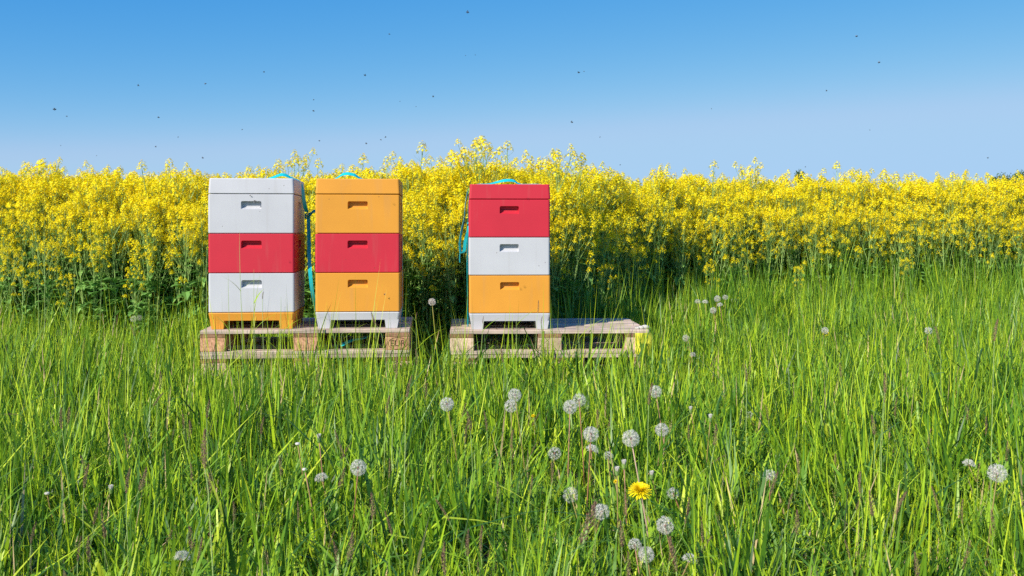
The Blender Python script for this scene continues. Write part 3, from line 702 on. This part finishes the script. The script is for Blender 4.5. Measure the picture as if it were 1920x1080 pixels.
def plant_spec(seed, tall=False):
    """stem mesh + placed leaves and clusters, plant height about 1.35"""
    g = random.Random(seed); st = MB(); Hh = 1.35; parts = []
    lx, ly = g.uniform(-.06, .06), g.uniform(-.06, .06)
    def main(t): return Vector((lx * t * t + .012 * math.sin(t * 7 + seed), ly * t * t + .012 * math.cos(t * 6 + seed), Hh * t * .965))
    st.tube([main(i / 8) for i in range(9)], [.0065 * (1 - .75 * i / 8) + .001 for i in range(9)], 4, 0, .6)
    def pods(p0, p1, n, tint=.3):
        for k in range(n):
            t = (k + .5) / n; c = p0.lerp(p1, t); a = g.uniform(0, 6.28); L = g.uniform(.03, .055)
            d = Vector((math.cos(a), math.sin(a), .9)); e = c + Vector((math.cos(a), math.sin(a), .3)) * .015
            st.tube([c, e, e + d.normalized() * L], [.0006, .0007, .0005], 3, 0, tint, False)
    top = main(1); parts.append(('c', top, Matrix.Identity(3), g.uniform(1.0, 1.25)))
    pods(main(.86), main(.985), 10 if not tall else 16)
    nb = g.randint(9, 11) if not tall else g.randint(4, 6)
    for b in range(nb):
        t0 = .30 + .56 * (b + g.random() * .8) / nb; p = main(t0); a = b * 2.4 + g.uniform(-.5, .5)
        hz = (Hh * (.985 if not tall else .86) - p.z) * (1 - .6 * g.random() ** 1.7); hr = g.uniform(.07, .17) * (1 if t0 < .7 else .7)
        q = [p, p + Vector((math.cos(a) * hr * .45, math.sin(a) * hr * .45, hz * .35)), p + Vector((math.cos(a) * hr * .85, math.sin(a) * hr * .85, hz * .72)), p + Vector((math.cos(a) * hr, math.sin(a) * hr, hz))]
        st.tube(q, [.0032, .0026, .0019, .0012], 3, 0, .5, False)
        parts.append(('c', q[3], Matrix.Rotation(g.uniform(-.3, .3), 3, 'X') @ Matrix.Rotation(g.uniform(-.3, .3), 3, 'Y'), g.uniform(.8, 1.15)))
        pods(q[2], q[3], 6)
        for s in range(g.randint(1, 3)):     # side twigs with smaller heads
            p2 = q[1].lerp(q[2], g.uniform(.1, 1)); a2 = a + g.uniform(-1.3, 1.3); l2 = g.uniform(.08, .17)
            e = p2 + Vector((math.cos(a2) * l2 * .5, math.sin(a2) * l2 * .5, l2))
            st.tube([p2, p2.lerp(e, .5) + Vector((math.cos(a2), math.sin(a2), 0)) * .01, e], [.0018, .0015, .001], 3, 0, .45, False)
            parts.append(('c', e, Matrix.Identity(3), g.uniform(.6, .85)))
        parts.append(('l', p, Matrix.Rotation(a, 3, 'Z'), g.uniform(.06, .11)))
    for k in range(g.randint(13, 16)):
        t = .05 + .50 * g.random(); a = k * 2.4 + g.uniform(-.4, .4)
        parts.append(('l', main(t), Matrix.Rotation(a, 3, 'Z') @ Matrix.Rotation(g.uniform(-.8, .3), 3, 'Y'), g.uniform(.08, .18)))
    return st, parts, g
CL = [raceme(random.Random(500 + i), 1.0, i == 5) for i in range(6)]
LV = [rleaf(random.Random(520 + i), 1.0) for i in range(5)]
CLm = [c.mesh('flower_cluster', [M['stem'], M['petal']]) for c in CL]
LVm = [c.mesh('leaf', [M['leaf']]) for c in LV]
specs = [plant_spec(600 + i, i >= 6) for i in range(8)]
def plant_sources():
    out = []
    for i, (st, parts, g) in enumerate(specs):
        mb = MB(); mb.merge(st); gg = random.Random(i)
        for kd, p, rot, s in parts:
            Mx = Matrix.Translation(p) @ rot.to_4x4() @ Matrix.Scale(s, 4)
            if kd == 'c':
                k = gg.randrange(6); o = len(mb.v); c = CL[k]
                mb.merge(c, 0, Mx)
            else:
                mb.merge(LV[gg.randrange(5)], 2, Mx)
        out.append(source('rapeseed_plant_source', mb, [M['stem'], M['petal'], M['leaf']]))
    return out
psrc = plant_sources()
stem_me = [s[0].mesh('stem', [M['stem']]) for s in specs]
def plant_thing(k, label, group=None):
    t = thing('rapeseed_plant', label, 'plant', group=group)
    link('stem', stem_me[k], t); gg = random.Random(k)
    for kd, p, rot, s in specs[k][1]:
        o = link('flower_cluster' if kd == 'c' else 'leaf', CLm[gg.randrange(6)] if kd == 'c' else LVm[gg.randrange(5)], t)
        o.matrix_local = Matrix.Translation(p) @ rot.to_4x4() @ Matrix.Scale(s, 4)
    return t
protos = {}
def place_plant(k, x, y, h, label, group=None, tilt=0):
    if k in protos:
        t = copy_tree(protos[k]); t['label'] = label
        if group: t['group'] = group
        elif 'group' in t: del t['group']
    else: t = plant_thing(k, label, group); protos[k] = t
    s = h / 1.38; t.location = (x, y, -.01); t.scale = (s, s, s); t.rotation_euler = (rnd.uniform(-.05, .05), tilt + rnd.uniform(-.05, .05), rnd.uniform(0, 6.28)); return t
def canopy_h(px):      # usual height of the crop along the front edge
    return float(np.interp(px, [-1400, 0, 300, 400, 600, 700, 780, 860, 960, 1020, 1100, 1250, 1920, 3300], [1.385, 1.385, 1.39, 1.345, 1.34, 1.365, 1.395, 1.41, 1.41, 1.38, 1.375, 1.395, 1.44, 1.44]))
# tall plants that stand out against the sky, each told apart by what is below it
TALL = [(780, 258, 'tall thin rapeseed plant against the sky midway between orange hive and red hive'),
 (865, 249, 'tallest rapeseed plant, pale bare stalk and flower tip left above the red lid'),
 (905, 256, 'tall rapeseed plant with small tip directly above the left half of the red lid'),
 (943, 256, 'bushy tall rapeseed plant with full flower head above the red lid'),
 (886, 266, 'slightly lower rapeseed plant between the two tallest stalks above the red lid'),
 (1062, 279, 'rapeseed plant whose single flower head stands just right of the red lid'),
 (655, 283, 'rapeseed plant with one small head rising above the orange lid'),
 (722, 286, 'rapeseed plant rising just right of the orange lid'),
 (841, 278, 'rapeseed plant with rounded head left of the tallest stalk'),
 (332, 292, 'rapeseed plant with one raised head left of the grey hive'),
 (297, 297, 'broad topped rapeseed plant left of the grey hive'),
 (97, 299, 'rapeseed plant topping the crop near the left edge of the picture'),
 (198, 305, 'rapeseed plant with a raised tuft midway between grey hive and left picture edge'),
 (525, 293, 'rapeseed plant rising behind the right end of the grey lid'),
 (560, 292, 'rapeseed plant rising above the gap between grey lid and orange lid'),
 (1333, 296, 'slender rapeseed plant with a narrow tip right of the pallets against the sky'),
 (1277, 309, 'short tipped rapeseed plant beside the slender narrow tipped one'),
 (1418, 309, 'rapeseed plant with small loose head against the sky right of the slender one'),
 (1565, 298, 'thin rapeseed stalk with a small lone head in the right part of the field'),
 (1600, 314, 'rapeseed plant with rounded head right of the thin lone stalk'),
 (1782, 318, 'rapeseed plant with double head near the right end of the field'),
 (1855, 322, 'rapeseed plant standing out just left of the distant trees')]
for i, (px, py, lab) in enumerate(TALL):
    d = edge_d(px) + rnd.uniform(.1, .5); z = CAMZ + (HY - py) * d / F + .0
    p = at(px, d); place_plant(6 + i % 2 if i % 3 != 2 else rnd.randrange(6), p.x, p.y, z, lab)
# front rank of the field
ZONES = [(200, 'at the left edge of the picture'), (385, 'just left of the grey lidded hive'), (570, 'behind the grey lidded hive'), (760, 'behind the orange lidded hive'), (875, 'in the gap between the orange and the red lidded hive'),
 (1035, 'behind the red lidded hive'), (1230, 'behind the empty half of the right pallet'), (1480, 'right of the pallets behind the far group of dandelion clocks'), (1700, 'in the right part of the field'), (9999, 'at the right edge of the picture')]
def zone(px): return next(z for lim, z in ZONES if px < lim)
n_front = 0
front_xy = []
for k in range(150):
    px = -60 + 2040 * (k + rnd.uniform(.1, .9)) / 150
    off_ = rnd.uniform(-.15, .40); d = edge_d(px) + off_; p = at(px, d)
    if in_pallet(p, .08): continue
    place_plant(rnd.randrange(6), p.x, p.y, (canopy_h(px) - .02) * rnd.uniform(.90, 1.0) * (.74 + .26 * min(1, (off_ + .15) / .45)), 'leafy rapeseed plant in bloom ' + zone(px), 'front rank rapeseed plants ' + zone(px)); n_front += 1
# low straggling plants with few flowers in front of the rank
for px, off, h in ((20, .25, .75), (45, .3, .62), (90, .2, .8), (120, .3, .55), (250, .2, .6), (1125, .35, .62), (1140, .15, .85), (1330, .45, .58), (1395, .2, .8), (1490, .3, .55), (1700, .2, .6), (1185, .2, .75), (838, .10, .8), (800, .05, .95)):
    p = at(px, edge_d(px) - off)
    place_plant(rnd.randrange(6), p.x, p.y, h, 'low straggling rapeseed plant ' + zone(px), 'low straggling rapeseed plants ' + zone(px))
# the rest of the crop
pts, rz, sc, ix, tl = [], [], [], [], []
y = 6.9
while y < 24:
    dep_ = y
    step = .134 if y < 11 else .32
    half = .56 * y + 1.2; x = -half
    while x < half:
        X_, Y_ = x + rng.uniform(-.5, .5) * step, y + rng.uniform(-.5, .5) * step; x += step
        px = 960 + X_ / Y_ * F; e = edge_d(px)
        if Y_ < e - .12 or in_pallet(Vector((X_, Y_, 0)), .1): continue
        hh = canopy_h(px) * (1 - .02 * min(3, Y_ - e)) * (rng.uniform(.84, .99) + (.05 if rng.random() < .05 else 0))
        hh *= .70 + .30 * min(1, max(0, (Y_ - e + .12) / .55)) + rng.uniform(0, .06)
        s = hh / 1.38; k = int(rng.integers(0, 6)) if rng.random() > .10 else int(rng.integers(6, 8))
        pts.append((X_, Y_, -.01)); rz.append(rng.uniform(0, 6.28)); sc.append(s); ix.append(k); tl.append((rng.uniform(-.09, .09), rng.uniform(-.09, .09)))
    y += step
rape = gn_scatter('rapeseed_crop', pts, rz, sc, ix, psrc, np.array(tl))
rape['kind'] = 'stuff'; rape['label'] = 'yellow flowering rapeseed crop behind the front rank'
print('rape plants', len(pts), n_front)
# far crop, hidden from here behind the near one, as a thick uneven canopy
mb = MB(); fx = np.linspace(-110, 110, 45); fy = np.concatenate([np.linspace(22, 60, 16), np.linspace(70, 190, 9)]); v = []
for yy in fy:
    for xx in fx: v.append((xx, yy, 1.08 + .10 * noise.noise(Vector((xx * 1.7, yy * 1.7, 0)))))
n_ = len(fx); mb.add(v, [(j*n_+i, j*n_+i+1, (j+1)*n_+i+1, (j+1)*n_+i) for j in range(len(fy)-1) for i in range(n_-1)])
v = [(xx, 22, 1.08 + .10 * noise.noise(Vector((xx * 1.7, 22 * 1.7, 0)))) for xx in fx] + [(xx, 22, 0) for xx in fx]
mb.add(v, [(i, i+1, n_+i+1, n_+i) for i in range(n_-1)])
far = mb.obj('distant_rapeseed', [M['canopy']], None, True); far['kind'] = 'stuff'; far['label'] = 'far part of the yellow rapeseed field'

# ---------------------------------------------------------------- distant trees
def tree(x, y, H_, cr, label, seed):
    g = random.Random(seed); t = thing('tree', label, 'tree', (x, y, 0), group='trees beyond the field')
    mb = MB(); mb.tube([(0, 0, -.1), (.1, 0, H_ * .3), (.05, .1, H_ * .6), (0, 0, H_ * .85)], [.32, .24, .15, .04], 8)
    cs = []
    for k in range(16):
        a = g.uniform(0, 6.28); zz = H_ * g.uniform(.38, .88); r = cr * g.uniform(.3, .85) * math.sqrt(max(.1, 1 - ((zz / H_ - .55) / .5) ** 2))
        c = Vector((math.cos(a) * r, math.sin(a) * r, zz)); cs.append((c, g.uniform(.5, .95) * cr * .45))
        mb.tube([(0, 0, zz * .6), c.lerp(Vector((0, 0, zz * .7)), .4), c], [.09, .06, .02], 4)
    cs.append((Vector((0, 0, H_ - cr * .35)), cr * .38))
    mb.obj('trunk', [M['bark']], t)
    mb = MB()
    for c, r in cs:
        for k in range(170):
            d = Vector((g.gauss(0, 1), g.gauss(0, 1), g.gauss(0, 1))).normalized(); p = c + d * r * g.uniform(.45, 1.08); s = g.uniform(.07, .16)
            a = Vector((g.uniform(-1, 1), g.uniform(-1, 1), g.uniform(-1, 1))).normalized(); b = a.cross(d).normalized()
            mb.add([p - a * s, p + b * s * .7, p + a * s, p - b * s * .7], [(0, 1, 2, 3)], 0, g.random())
    mb.obj('crown', [M['crown']], t)
tree((1500 - 960) / F * 120, 120, 8.02, 1.7, 'small dark tree top just breaking the yellow field line right of centre', 1)
tree((1878 - 960) / F * 120, 120, 7.7, 1.9, 'lower dark tree left of the pair at the right picture edge', 2)
tree((1915 - 960) / F * 124, 124, 8.35, 2.4, 'taller broad tree at the right edge of the picture beyond the field', 3)

# ---------------------------------------------------------------- dandelions
def pappus_ball(seed, r=.022, n=66, cone=-1.0, droop=False):
    g = random.Random(seed); mb = MB()
    for k in range(n):
        z = 1 - 2 * (k + .5) / n; a = k * 2.39996
        if z < cone: continue
        d = Vector((math.sqrt(1 - z*z) * math.cos(a), math.sqrt(1 - z*z) * math.sin(a), z)); d = (d + Vector((g.gauss(0, .07), g.gauss(0, .07), g.gauss(0, .07)))).normalized()
        e = d * r * g.uniform(.74, .84); s = d.cross(Vector((.3, .5, .8))).normalized() * .00022
        mb.add([d * .004 - s, d * .004 + s, e + s, e - s], [(0, 1, 2, 3)], 0, .2)
        u = d.cross(Vector((.2, .9, .1))).normalized(); w = d.cross(u); o = g.uniform(0, 1)
        for q in range(9):
            t = o + q * 6.283 / 9; h = (u * math.cos(t) + w * math.sin(t)); hp = (w * math.cos(t) - u * math.sin(t)) * .00036
            tip = e + h * r * g.uniform(.20, .32) + d * r * g.uniform(.14, .26)
            mb.add([e - hp * .7, e + hp * .7, tip + hp, tip - hp], [(0, 1, 2, 3)], 0, g.uniform(.5, 1))
    return mb
pm = {'full': [pappus_ball(i).mesh('seed_ball', [M['pappus']]) for i in (1, 2, 3)], 'half': [pappus_ball(4, .022, 95, .15).mesh('seed_ball', [M['pappus']])],
      'ragged': [pappus_ball(5, .022, 42).mesh('seed_ball', [M['pappus']]), pappus_ball(6, .021, 55, -.5).mesh('seed_ball', [M['pappus']])]}
cm = MB(); cm.blob((0, 0, 0), .0042, 8, 5, 0, .5, (1, 1, .85)); core_me = cm.mesh('receptacle', [M['core']], True)
cb = MB()
for k in range(26):
    a = k * 2.4; r_ = .0065 * math.sqrt(k / 26); q = Vector((math.cos(a) * r_, math.sin(a) * r_, 0)); s = Vector((-math.sin(a), math.cos(a), 0)) * .0011
    cb.add([q * .5 - s + Vector((0, 0, .000)), q * .5 + s, q * 1.25 + s + Vector((0, 0, .016)), q * 1.25 - s + Vector((0, 0, .016))], [(0, 1, 2, 3)], 0, .3 + .6 * (k % 3) / 2)
cb_me = cb.mesh('closed_tuft', [M['pappus']])
cc = MB()
for k in range(9):
    a = k * .698; s = Vector((-math.sin(a), math.cos(a), 0)) * .0024; o_ = Vector((math.cos(a), math.sin(a), 0))
    cc.add([o_ * .004 - s, o_ * .004 + s, o_ * .0062 + s * .8 + Z * .008, o_ * .0055 + Z * .014, o_ * .0062 - s * .8 + Z * .008], [(0, 1, 2, 3, 4)], 0, .4)
cc.blob((0, 0, .001), .005, 7, 4, 0, .4); calyx_me = cc.mesh('calyx', [M['stem']])
bm_ = MB(); bm_.blob((0, 0, 0), .0075, 8, 5, 0, .9, (1, 1, .55)); bald_me = bm_.mesh('bare_head', [M['pappus']], True)
def dflower(seed, r):
    g = random.Random(seed); mb = MB()
    for k in range(210):
        t = (k / 210); a = k * 2.4 + g.uniform(-.1, .1); L_ = r * (.30 + .70 * (t ** .55)) * g.uniform(.9, 1.05); el = R(80 - 78 * t ** .8) + g.uniform(-.12, .12) - (R(14) if t > .85 else 0)
        d = Vector((math.cos(a) * math.cos(el), math.sin(a) * math.cos(el), math.sin(el))); s = Vector((-math.sin(a), math.cos(a), 0)) * .0013
        b0 = Vector((math.cos(a), math.sin(a), 0)) * r * .1; e = b0 + d * L_; m_ = b0 + d * L_ * .55 + Z * r * .05
        mb.add([b0 - s * .6, b0 + s * .6, m_ + s, e + s * .8, e - s * .8, m_ - s], [(0, 1, 2, 5), (5, 2, 3, 4)], 0, min(1, .25 + t * .7 + g.uniform(-.15, .15)))
    return mb.mesh('petals', [M['dpetal']])
DF = dflower(1, .023)
def stalk(t, H_, dx, dy, r, m, tint):
    mb = MB(); mb.tube([(dx, dy, -H_), (dx * .75, dy * .75, -H_ * .66), (dx * .35, dy * .3, -H_ * .3), (0, 0, 0)], [r * 1.1, r, r * .9, r * .85], 5, 0, tint); mb.obj('stalk', [m], t, True)
WHERE = {
 0: 'white dandelion clock left of centre, below the gap between the two pallets', 1: 'upper of two touching dandelion clocks below the red lidded hive', 2: 'lower of two touching dandelion clocks below the red lidded hive',
 3: 'round dandelion clock, left one of an overlapping pair below the right pallet', 4: 'ragged dandelion clock, right one of an overlapping pair below the right pallet', 5: 'dandelion clock alone on its stalk below the yellow label',
 6: 'large oval dandelion clock above a half bare one', 7: 'largest bright dandelion clock on a pink stalk above the yellow dandelion', 8: 'dandelion clock half crossed by a blade, right of the pink stalked one',
 9: 'half bare dandelion head directly under the large oval clock', 12: 'thinned dandelion clock left of the yellow dandelion', 13: 'dandelion clock half behind a blade, lower left of the yellow dandelion',
 14: 'dandelion clock with brown centre lower right of the yellow dandelion', 17: 'feathery dandelion clock in the grass below the orange hive', 18: 'half bare dandelion head left of the feathery clock below the orange hive',
 19: 'large dandelion clock at far right of the meadow', 20: 'half bare dandelion head just left of the large one at far right', 21: 'ragged dandelion clock alone in the right part of the meadow', 22: 'nearly bare dandelion head with a ring of down at bottom left',
 24: 'tiny far dandelion clock toward the right, alone', 25: 'tiny dandelion clock beside the small orange dandelion at right', 26: 'tiny dandelion clock in shade between orange hive and right pallet', 36: 'closed white tufted dandelion head, right one of two above the yellow dandelion', 37: 'closed dandelion head on a dark red stalk, left one of two above the yellow dandelion'}
SHARED = {'full': 'small white dandelion clock among the grass', 'half': 'half bare dandelion head among the grass', 'ragged': 'thin ragged dandelion clock among the grass', 'closed': 'closed dandelion head with a white tuft among the grass', 'bald': 'bare pale dandelion head on a thin stalk among the grass'}
for i, (p, real, kd, px, py) in enumerate(head_pos):
    if kd in ('big', 'small', 'bud'):
        lab = {'big': 'large open yellow dandelion in the foreground grass', 'small': 'small orange yellow dandelion in the right part of the meadow', 'bud': 'tiny orange dandelion bud among the grass'}[kd]
        t = thing('dandelion_flower', lab, 'dandelion', p, rnd.uniform(0, 6), None if kd != 'bud' else 'dandelion buds')
        s = real / .046; o = link('petals', DF, t); o.scale = (s,) * 3; o.rotation_euler = (R(20), 0, 0)
        t.rotation_euler.z = 0
        c = link('calyx', calyx_me, t); c.location = (0, .002, -.012 * s); c.scale = (s * 1.2,) * 3
        stalk(t, p.z, .03, .02, .0024, M['stem'], .25)
    else:
        zq = '' if WHERE.get(i) else (', far back' if py < 700 else '') + (' at left' if px < 500 else (' near the middle' if px < 1150 else ' at right')); lab = WHERE.get(i); grp = None if lab else SHARED[kd] + zq
        t = thing('dandelion_seed_head', lab or SHARED[kd] + zq, 'dandelion', p, 0, grp)
        if kd in pm:
            s = real / .044; o = link('seed_ball', pm[kd][i % len(pm[kd])], t); o.scale = (s,) * 3; o.rotation_euler = (rnd.uniform(-.5, .5), rnd.uniform(-.5, .5), rnd.uniform(0, 6)) if kd == 'full' else (rnd.uniform(-.2, .4), rnd.uniform(-.3, .3), rnd.uniform(0, 6))
            c = link('receptacle', core_me, t); c.scale = (s,) * 3
        elif kd == 'closed':
            link('closed_tuft', cb_me, t); c = link('calyx', calyx_me, t); c.location = (0, 0, -.006)
        else: link('bare_head', bald_me, t)
        stalk(t, p.z, rnd.uniform(-.05, .05), rnd.uniform(-.04, .04), .0019, M['pinkstem'], .95 if i == 7 else rnd.choice((.1, .2, .5, .6)))

# ---------------------------------------------------------------- grass seed spikes
def spike_mesh(seed, L_=.06, r=.0042, bushy=0):
    g = random.Random(seed); mb = MB(); bend = g.uniform(-.012, .012)
    mb.tube([(0, 0, 0), (bend * .4, 0, L_ * .5), (bend, 0, L_)], .0007, 3, 0, .8)
    n = 70
    for k in range(n):
        t = k / n; a = k * 2.4; rr = r * (math.sin(math.pi * min(1, .12 + t * .86)) ** .6) * g.uniform(.8, 1.25) * (1 + bushy * (1 - t))
        c = Vector((bend * t * t, 0, L_ * t)); o_ = Vector((math.cos(a), math.sin(a), 0)); s = Vector((-math.sin(a), math.cos(a), 0)) * .0011
        b = c + o_ * rr * .2; m_ = c + o_ * rr + Z * .0022; e = c + o_ * rr * 1.1 + Z * .0065
        mb.add([b, m_ - s, e, m_ + s], [(0, 1, 2, 3)], 0, g.uniform(0, .75))
    return mb.mesh('seed_spike', [M['spike']])
SPK = [spike_mesh(i, .055 + .012 * (i % 3), .0042 + .0006 * (i % 2), .5 * (i % 2)) for i in range(5)]
protos_sp = {}
for i, (px, py, ln, tilt) in enumerate(SPIKES):
    k, L_, d, z, p = spike_place(i)
    ta = R(tilt); s = ln * d / F / L_
    base = p - Vector((math.sin(ta) * L_ * s * .5, 0, 0)); base.z = z - L_ * s * .5 * abs(math.cos(ta))
    if in_pallet(base): continue
    zs = ('in the back of the meadow', 'in the middle of the meadow', 'in the foreground')[0 if py < 700 else (1 if py < 900 else 2)] + ', ' + ('left of the hives', 'below the left pallet', 'below the right pallet', 'right of the pallets')[0 if px < 370 else (1 if px < 800 else (2 if px < 1230 else 3))]
    t = thing('seed_stalk', 'purplish seed spike ' + zs, 'grass stalk', base, 0, 'brown seed spikes ' + zs)
    if i == 7: t['label'] = 'pinkish leaning seed spike in the grass below the orange hive'; del t['group']
    if i == 18: t['label'] = 'thick pale brown seed spike leaning right, near left of the yellow dandelion'; del t['group']
    if i == 0: t['label'] = 'stout dark seed spike in the grass below the grey hive'; del t['group']
    o = link('seed_spike', SPK[k], t); o.scale = (s,) * 3; o.rotation_euler = (0, ta, rnd.uniform(-.2, .2))
    mb = MB(); q = -Vector((math.sin(ta), 0, math.cos(ta))); mb.tube([(0, 0, 0), q * .04, (q.x * .09, .01, -base.z * .5), (q.x * .10, .015, -base.z - .01)], [.0009, .001, .0012, .0014], 4, 0, .75); mb.obj('stalk', [M['stem']], t)

# ---------------------------------------------------------------- tall stems before the hives
def tall_stem(px, py_top, d, leaves, label, w=.003, droop=0.0, tint=.8, head=False):
    p = at(px, d); zt = CAMZ + (HY - py_top) * d / F
    t = thing('tall_stalk', label, 'grass stalk', p, 0); t['kind'] = 'thing'; lx = rnd.uniform(-.02, .02)
    mb = MB(); mb.tube([(lx, 0, 0), (lx * .7, .005, zt * .35), (lx * .2, 0, zt * .7), (0, 0, zt * .9), (droop, 0, zt)], [w * .55, w * .5, w * .4, w * .3, w * .12], 5, 0, tint); mb.obj('stem', [M['stem']], t)
    for f, az, L_ in leaves:
        mb = MB(); blade(mb, 0, 0, L_, .007, az, .75, .5, .65, 6, 0, None, .4)
        o = mb.obj('leaf', [M['grass']], t); o.location = (lx * (1 - f), 0, zt * f)
    if head:
        o = link('seed_spike', SPK[0], t); o.location = (0, 0, zt * .93); o.scale = (.7,) * 3
tall_stem(449, 432, 5.35, [(.62, 2.9, .10), (.62, .25, .10)], 'tallest thin grass stem rising across the front of the grey hive')
tall_stem(476, 505, 5.3, [(.72, 1.3, .09), (.5, .4, .12)], 'grass stem with a narrow tip before the middle of the grey hive')
tall_stem(428, 515, 5.45, [(.5, 2.6, .10)], 'leaning grass stem at the left of the grey hive front')
tall_stem(492, 548, 5.2, [(.55, .2, .11)], 'shorter dark tipped stem before the lower grey box', head=True)
tall_stem(527, 556, 5.3, [(.6, .6, .10), (.4, 2.8, .1)], 'stem crossing the right part of the lower grey box')
tall_stem(703, 560, 5.3, [(.4, 2.8, .08)], 'thin stem crossing the lower box of the orange hive')
tall_stem(388, 455, 5.4, [(.6, 3.0, .09)], 'tall grass stem beside the left edge of the grey hive', .0032)
tall_stem(640, 615, 5.25, [(.8, .1, .12), (.7, 3.0, .1)], 'arching grass before the middle of the left pallet', .0035, .03)
tall_stem(968, 590, 5.45, [(.85, .2, .12), (.7, 2.9, .12)], 'drooping grass head before the feet of the red lidded hive', .0035, .03)
tall_stem(905, 598, 5.5, [(.8, .4, .1)], 'spiked stem before the left foot of the red lidded hive', .003, .01, .7, True)
tall_stem(1015, 598, 5.5, [(.8, 3.0, .1)], 'spiked stem before the right foot of the red lidded hive', .003, -.01, .7, True)
tall_stem(1085, 612, 5.5, [(.8, .2, .14), (.6, 2.8, .12)], 'arching grass before the empty half of the right pallet', .0035, .02)
tall_stem(780, 590, 5.6, [(.7, 2.6, .12), (.5, .3, .14)], 'grass stem with nodding seed head at the right end of the left pallet', .003, -.03, .7, True)
tall_stem(84, 400, 7.0, [(.5, .2, .12)], 'long pale grass stem before the crop near the left picture edge', .0035)
tall_stem(71, 455, 6.6, [(.5, 2.8, .12)], 'long grass stem beside the pale one near the left picture edge', .003)
tall_stem(140, 500, 6.6, [(.5, 2.8, .12), (.7, .3, .1)], 'upright grass stem before dark leaves left of the hives', .003)
tall_stem(190, 520, 6.4, [(.6, .3, .1)], 'thin upright stem before dark leaves nearer the grey hive', .003)

# ---------------------------------------------------------------- bees
bb = MB(); bb.blob((-.0035, 0, 0), .0026, 8, 6, 0, .5, (1.75, 1, .95)); bb.blob((.002, 0, .0004), .0022, 8, 6, 0, .5, (1.1, 1, 1)); bb.blob((.0048, 0, 0), .0015, 6, 5, 0, .5)
for s in (-1, 1):
    bb.tube([(.0055, s * .0006, .001), (.0075, s * .0014, .0014)], .0002, 3)
    for k in range(3): bb.tube([(.003 - k * .0015, s * .001, -.001), (.003 - k * .002, s * .0022, -.0035), (.002 - k * .0028, s * .0022, -.005)], .00025, 3)
body_me = bb.mesh('body', [M['bee']], True)
bd = MB()
for x_, r_ in ((-.0015, .00262), (-.0035, .00268), (-.0055, .0022)):
    bd.blob((x_, 0, 0), r_, 8, 4, 0, .5, (.18, 1, .97))
band_me = bd.mesh('band', [M['beeband']], True)
def wing_me(s):
    mb = MB(); o = [(0, 0, 0), (.002, s*.004, .0012), (.0012, s*.0085, .0028), (-.0014, s*.0092, .0030), (-.0030, s*.006, .0018), (-.002, s*.002, .0006)]
    mb.add([(.001 + x, y, z + .0018) for x, y, z in o] + [(.001 + x, y, z + .0019) for x, y, z in o], [(0, 1, 2, 3, 4, 5), (11, 10, 9, 8, 7, 6)]); return mb.mesh('wing', [M['wing']])
WM = [wing_me(-1), wing_me(1)]
def bee(loc, rot, label, group, s=1.0):
    t = thing('bee', label, 'bee', loc, 0, group); t.rotation_euler = rot; t.scale = (s,) * 3
    link('body', body_me, t); link('band', band_me, t)
    for w in WM: link('wing', w, t)
    return t
BEES = [(877,23,9),(730,64,5),(684,141,7),(812,181,6),(495,135,5),(259,160,6),(385,157,6),(102,205,9),(125,218,5),(297,220,6),(454,243,4),(588,187,4),(588,208,6),(599,264,5),(687,269,6),(714,262,5),(723,257,5),(292,275,5),(380,296,6),
 (334,257,4),(1085,136,7),(1095,134,4),(1072,229,7),(1606,68,7),(1648,117,7),(1550,170,5),(873,104,3),(891,103,3),(780,200,3),(1125,257,4),(1163,309,4),(1852,296,5),(1510,313,4),(1631,244,3),(750,190,3),(1334,204,3),(181,292,3),(114,273,3)]
for i, (px, py, sz) in enumerate(BEES):
    d = min(.0145 * F / sz, 9.0 if sz > 3 else 10.5) * (.95 if sz > 4 else 1)
    p = at(px, d, py)
    zb_ = ('left third', 'middle third', 'right third')[min(2, px // 640)] + ' of the sky, ' + ('high up', 'low over the flowers')[py > 180]; lab, grp = 'small dark bee flying in the ' + zb_, 'bees in the ' + zb_
    if i == 0: lab, grp = 'topmost flying bee, near the top edge of the sky', None
    if i == 7: lab, grp = 'largest flying bee at the far left of the sky', None
    if i == 20: lab, grp = 'bee in the sky high above right of the red lid, one of a close pair', None
    bee(p, (rnd.uniform(-.6, .6), rnd.uniform(-.5, .5), rnd.uniform(-.7, .7) + (math.pi if rnd.random() < .5 else 0)), lab, grp, .68)
# bees on and before the hives
def on_front(c, th, zb, u, z, off=.006):
    q = c + Vector((math.cos(th), math.sin(th), 0)) * u + Vector((-math.sin(th), math.cos(th), 0)) * (-HD/2 - off); return (q.x, q.y, zb + z)
bee(on_front(c1, TH1, PZ1, .022, .742), (R(90), R(50), 0), 'bee at the grip pocket of the upper grey box', None, 1.15)
bee(on_front(c1, TH1, PZ1, -.004, .776), (R(90), R(-60), 0), 'small bee above the grip pocket of the upper grey box', None, .6)
bee(on_front(c2, TH1, PZ1, .155, .20, .03), (R(60), R(40), .3), 'bee hovering before the lowest orange box', None, .8)
for u in (-.08, .02, .09): bee(on_front(c3, TH2, PZ2, u, .006, .0), (0, 0, rnd.uniform(0, 6)), 'bee walking on the deck at the opening of the red lidded hive', 'bees at the opening of the red lidded hive')
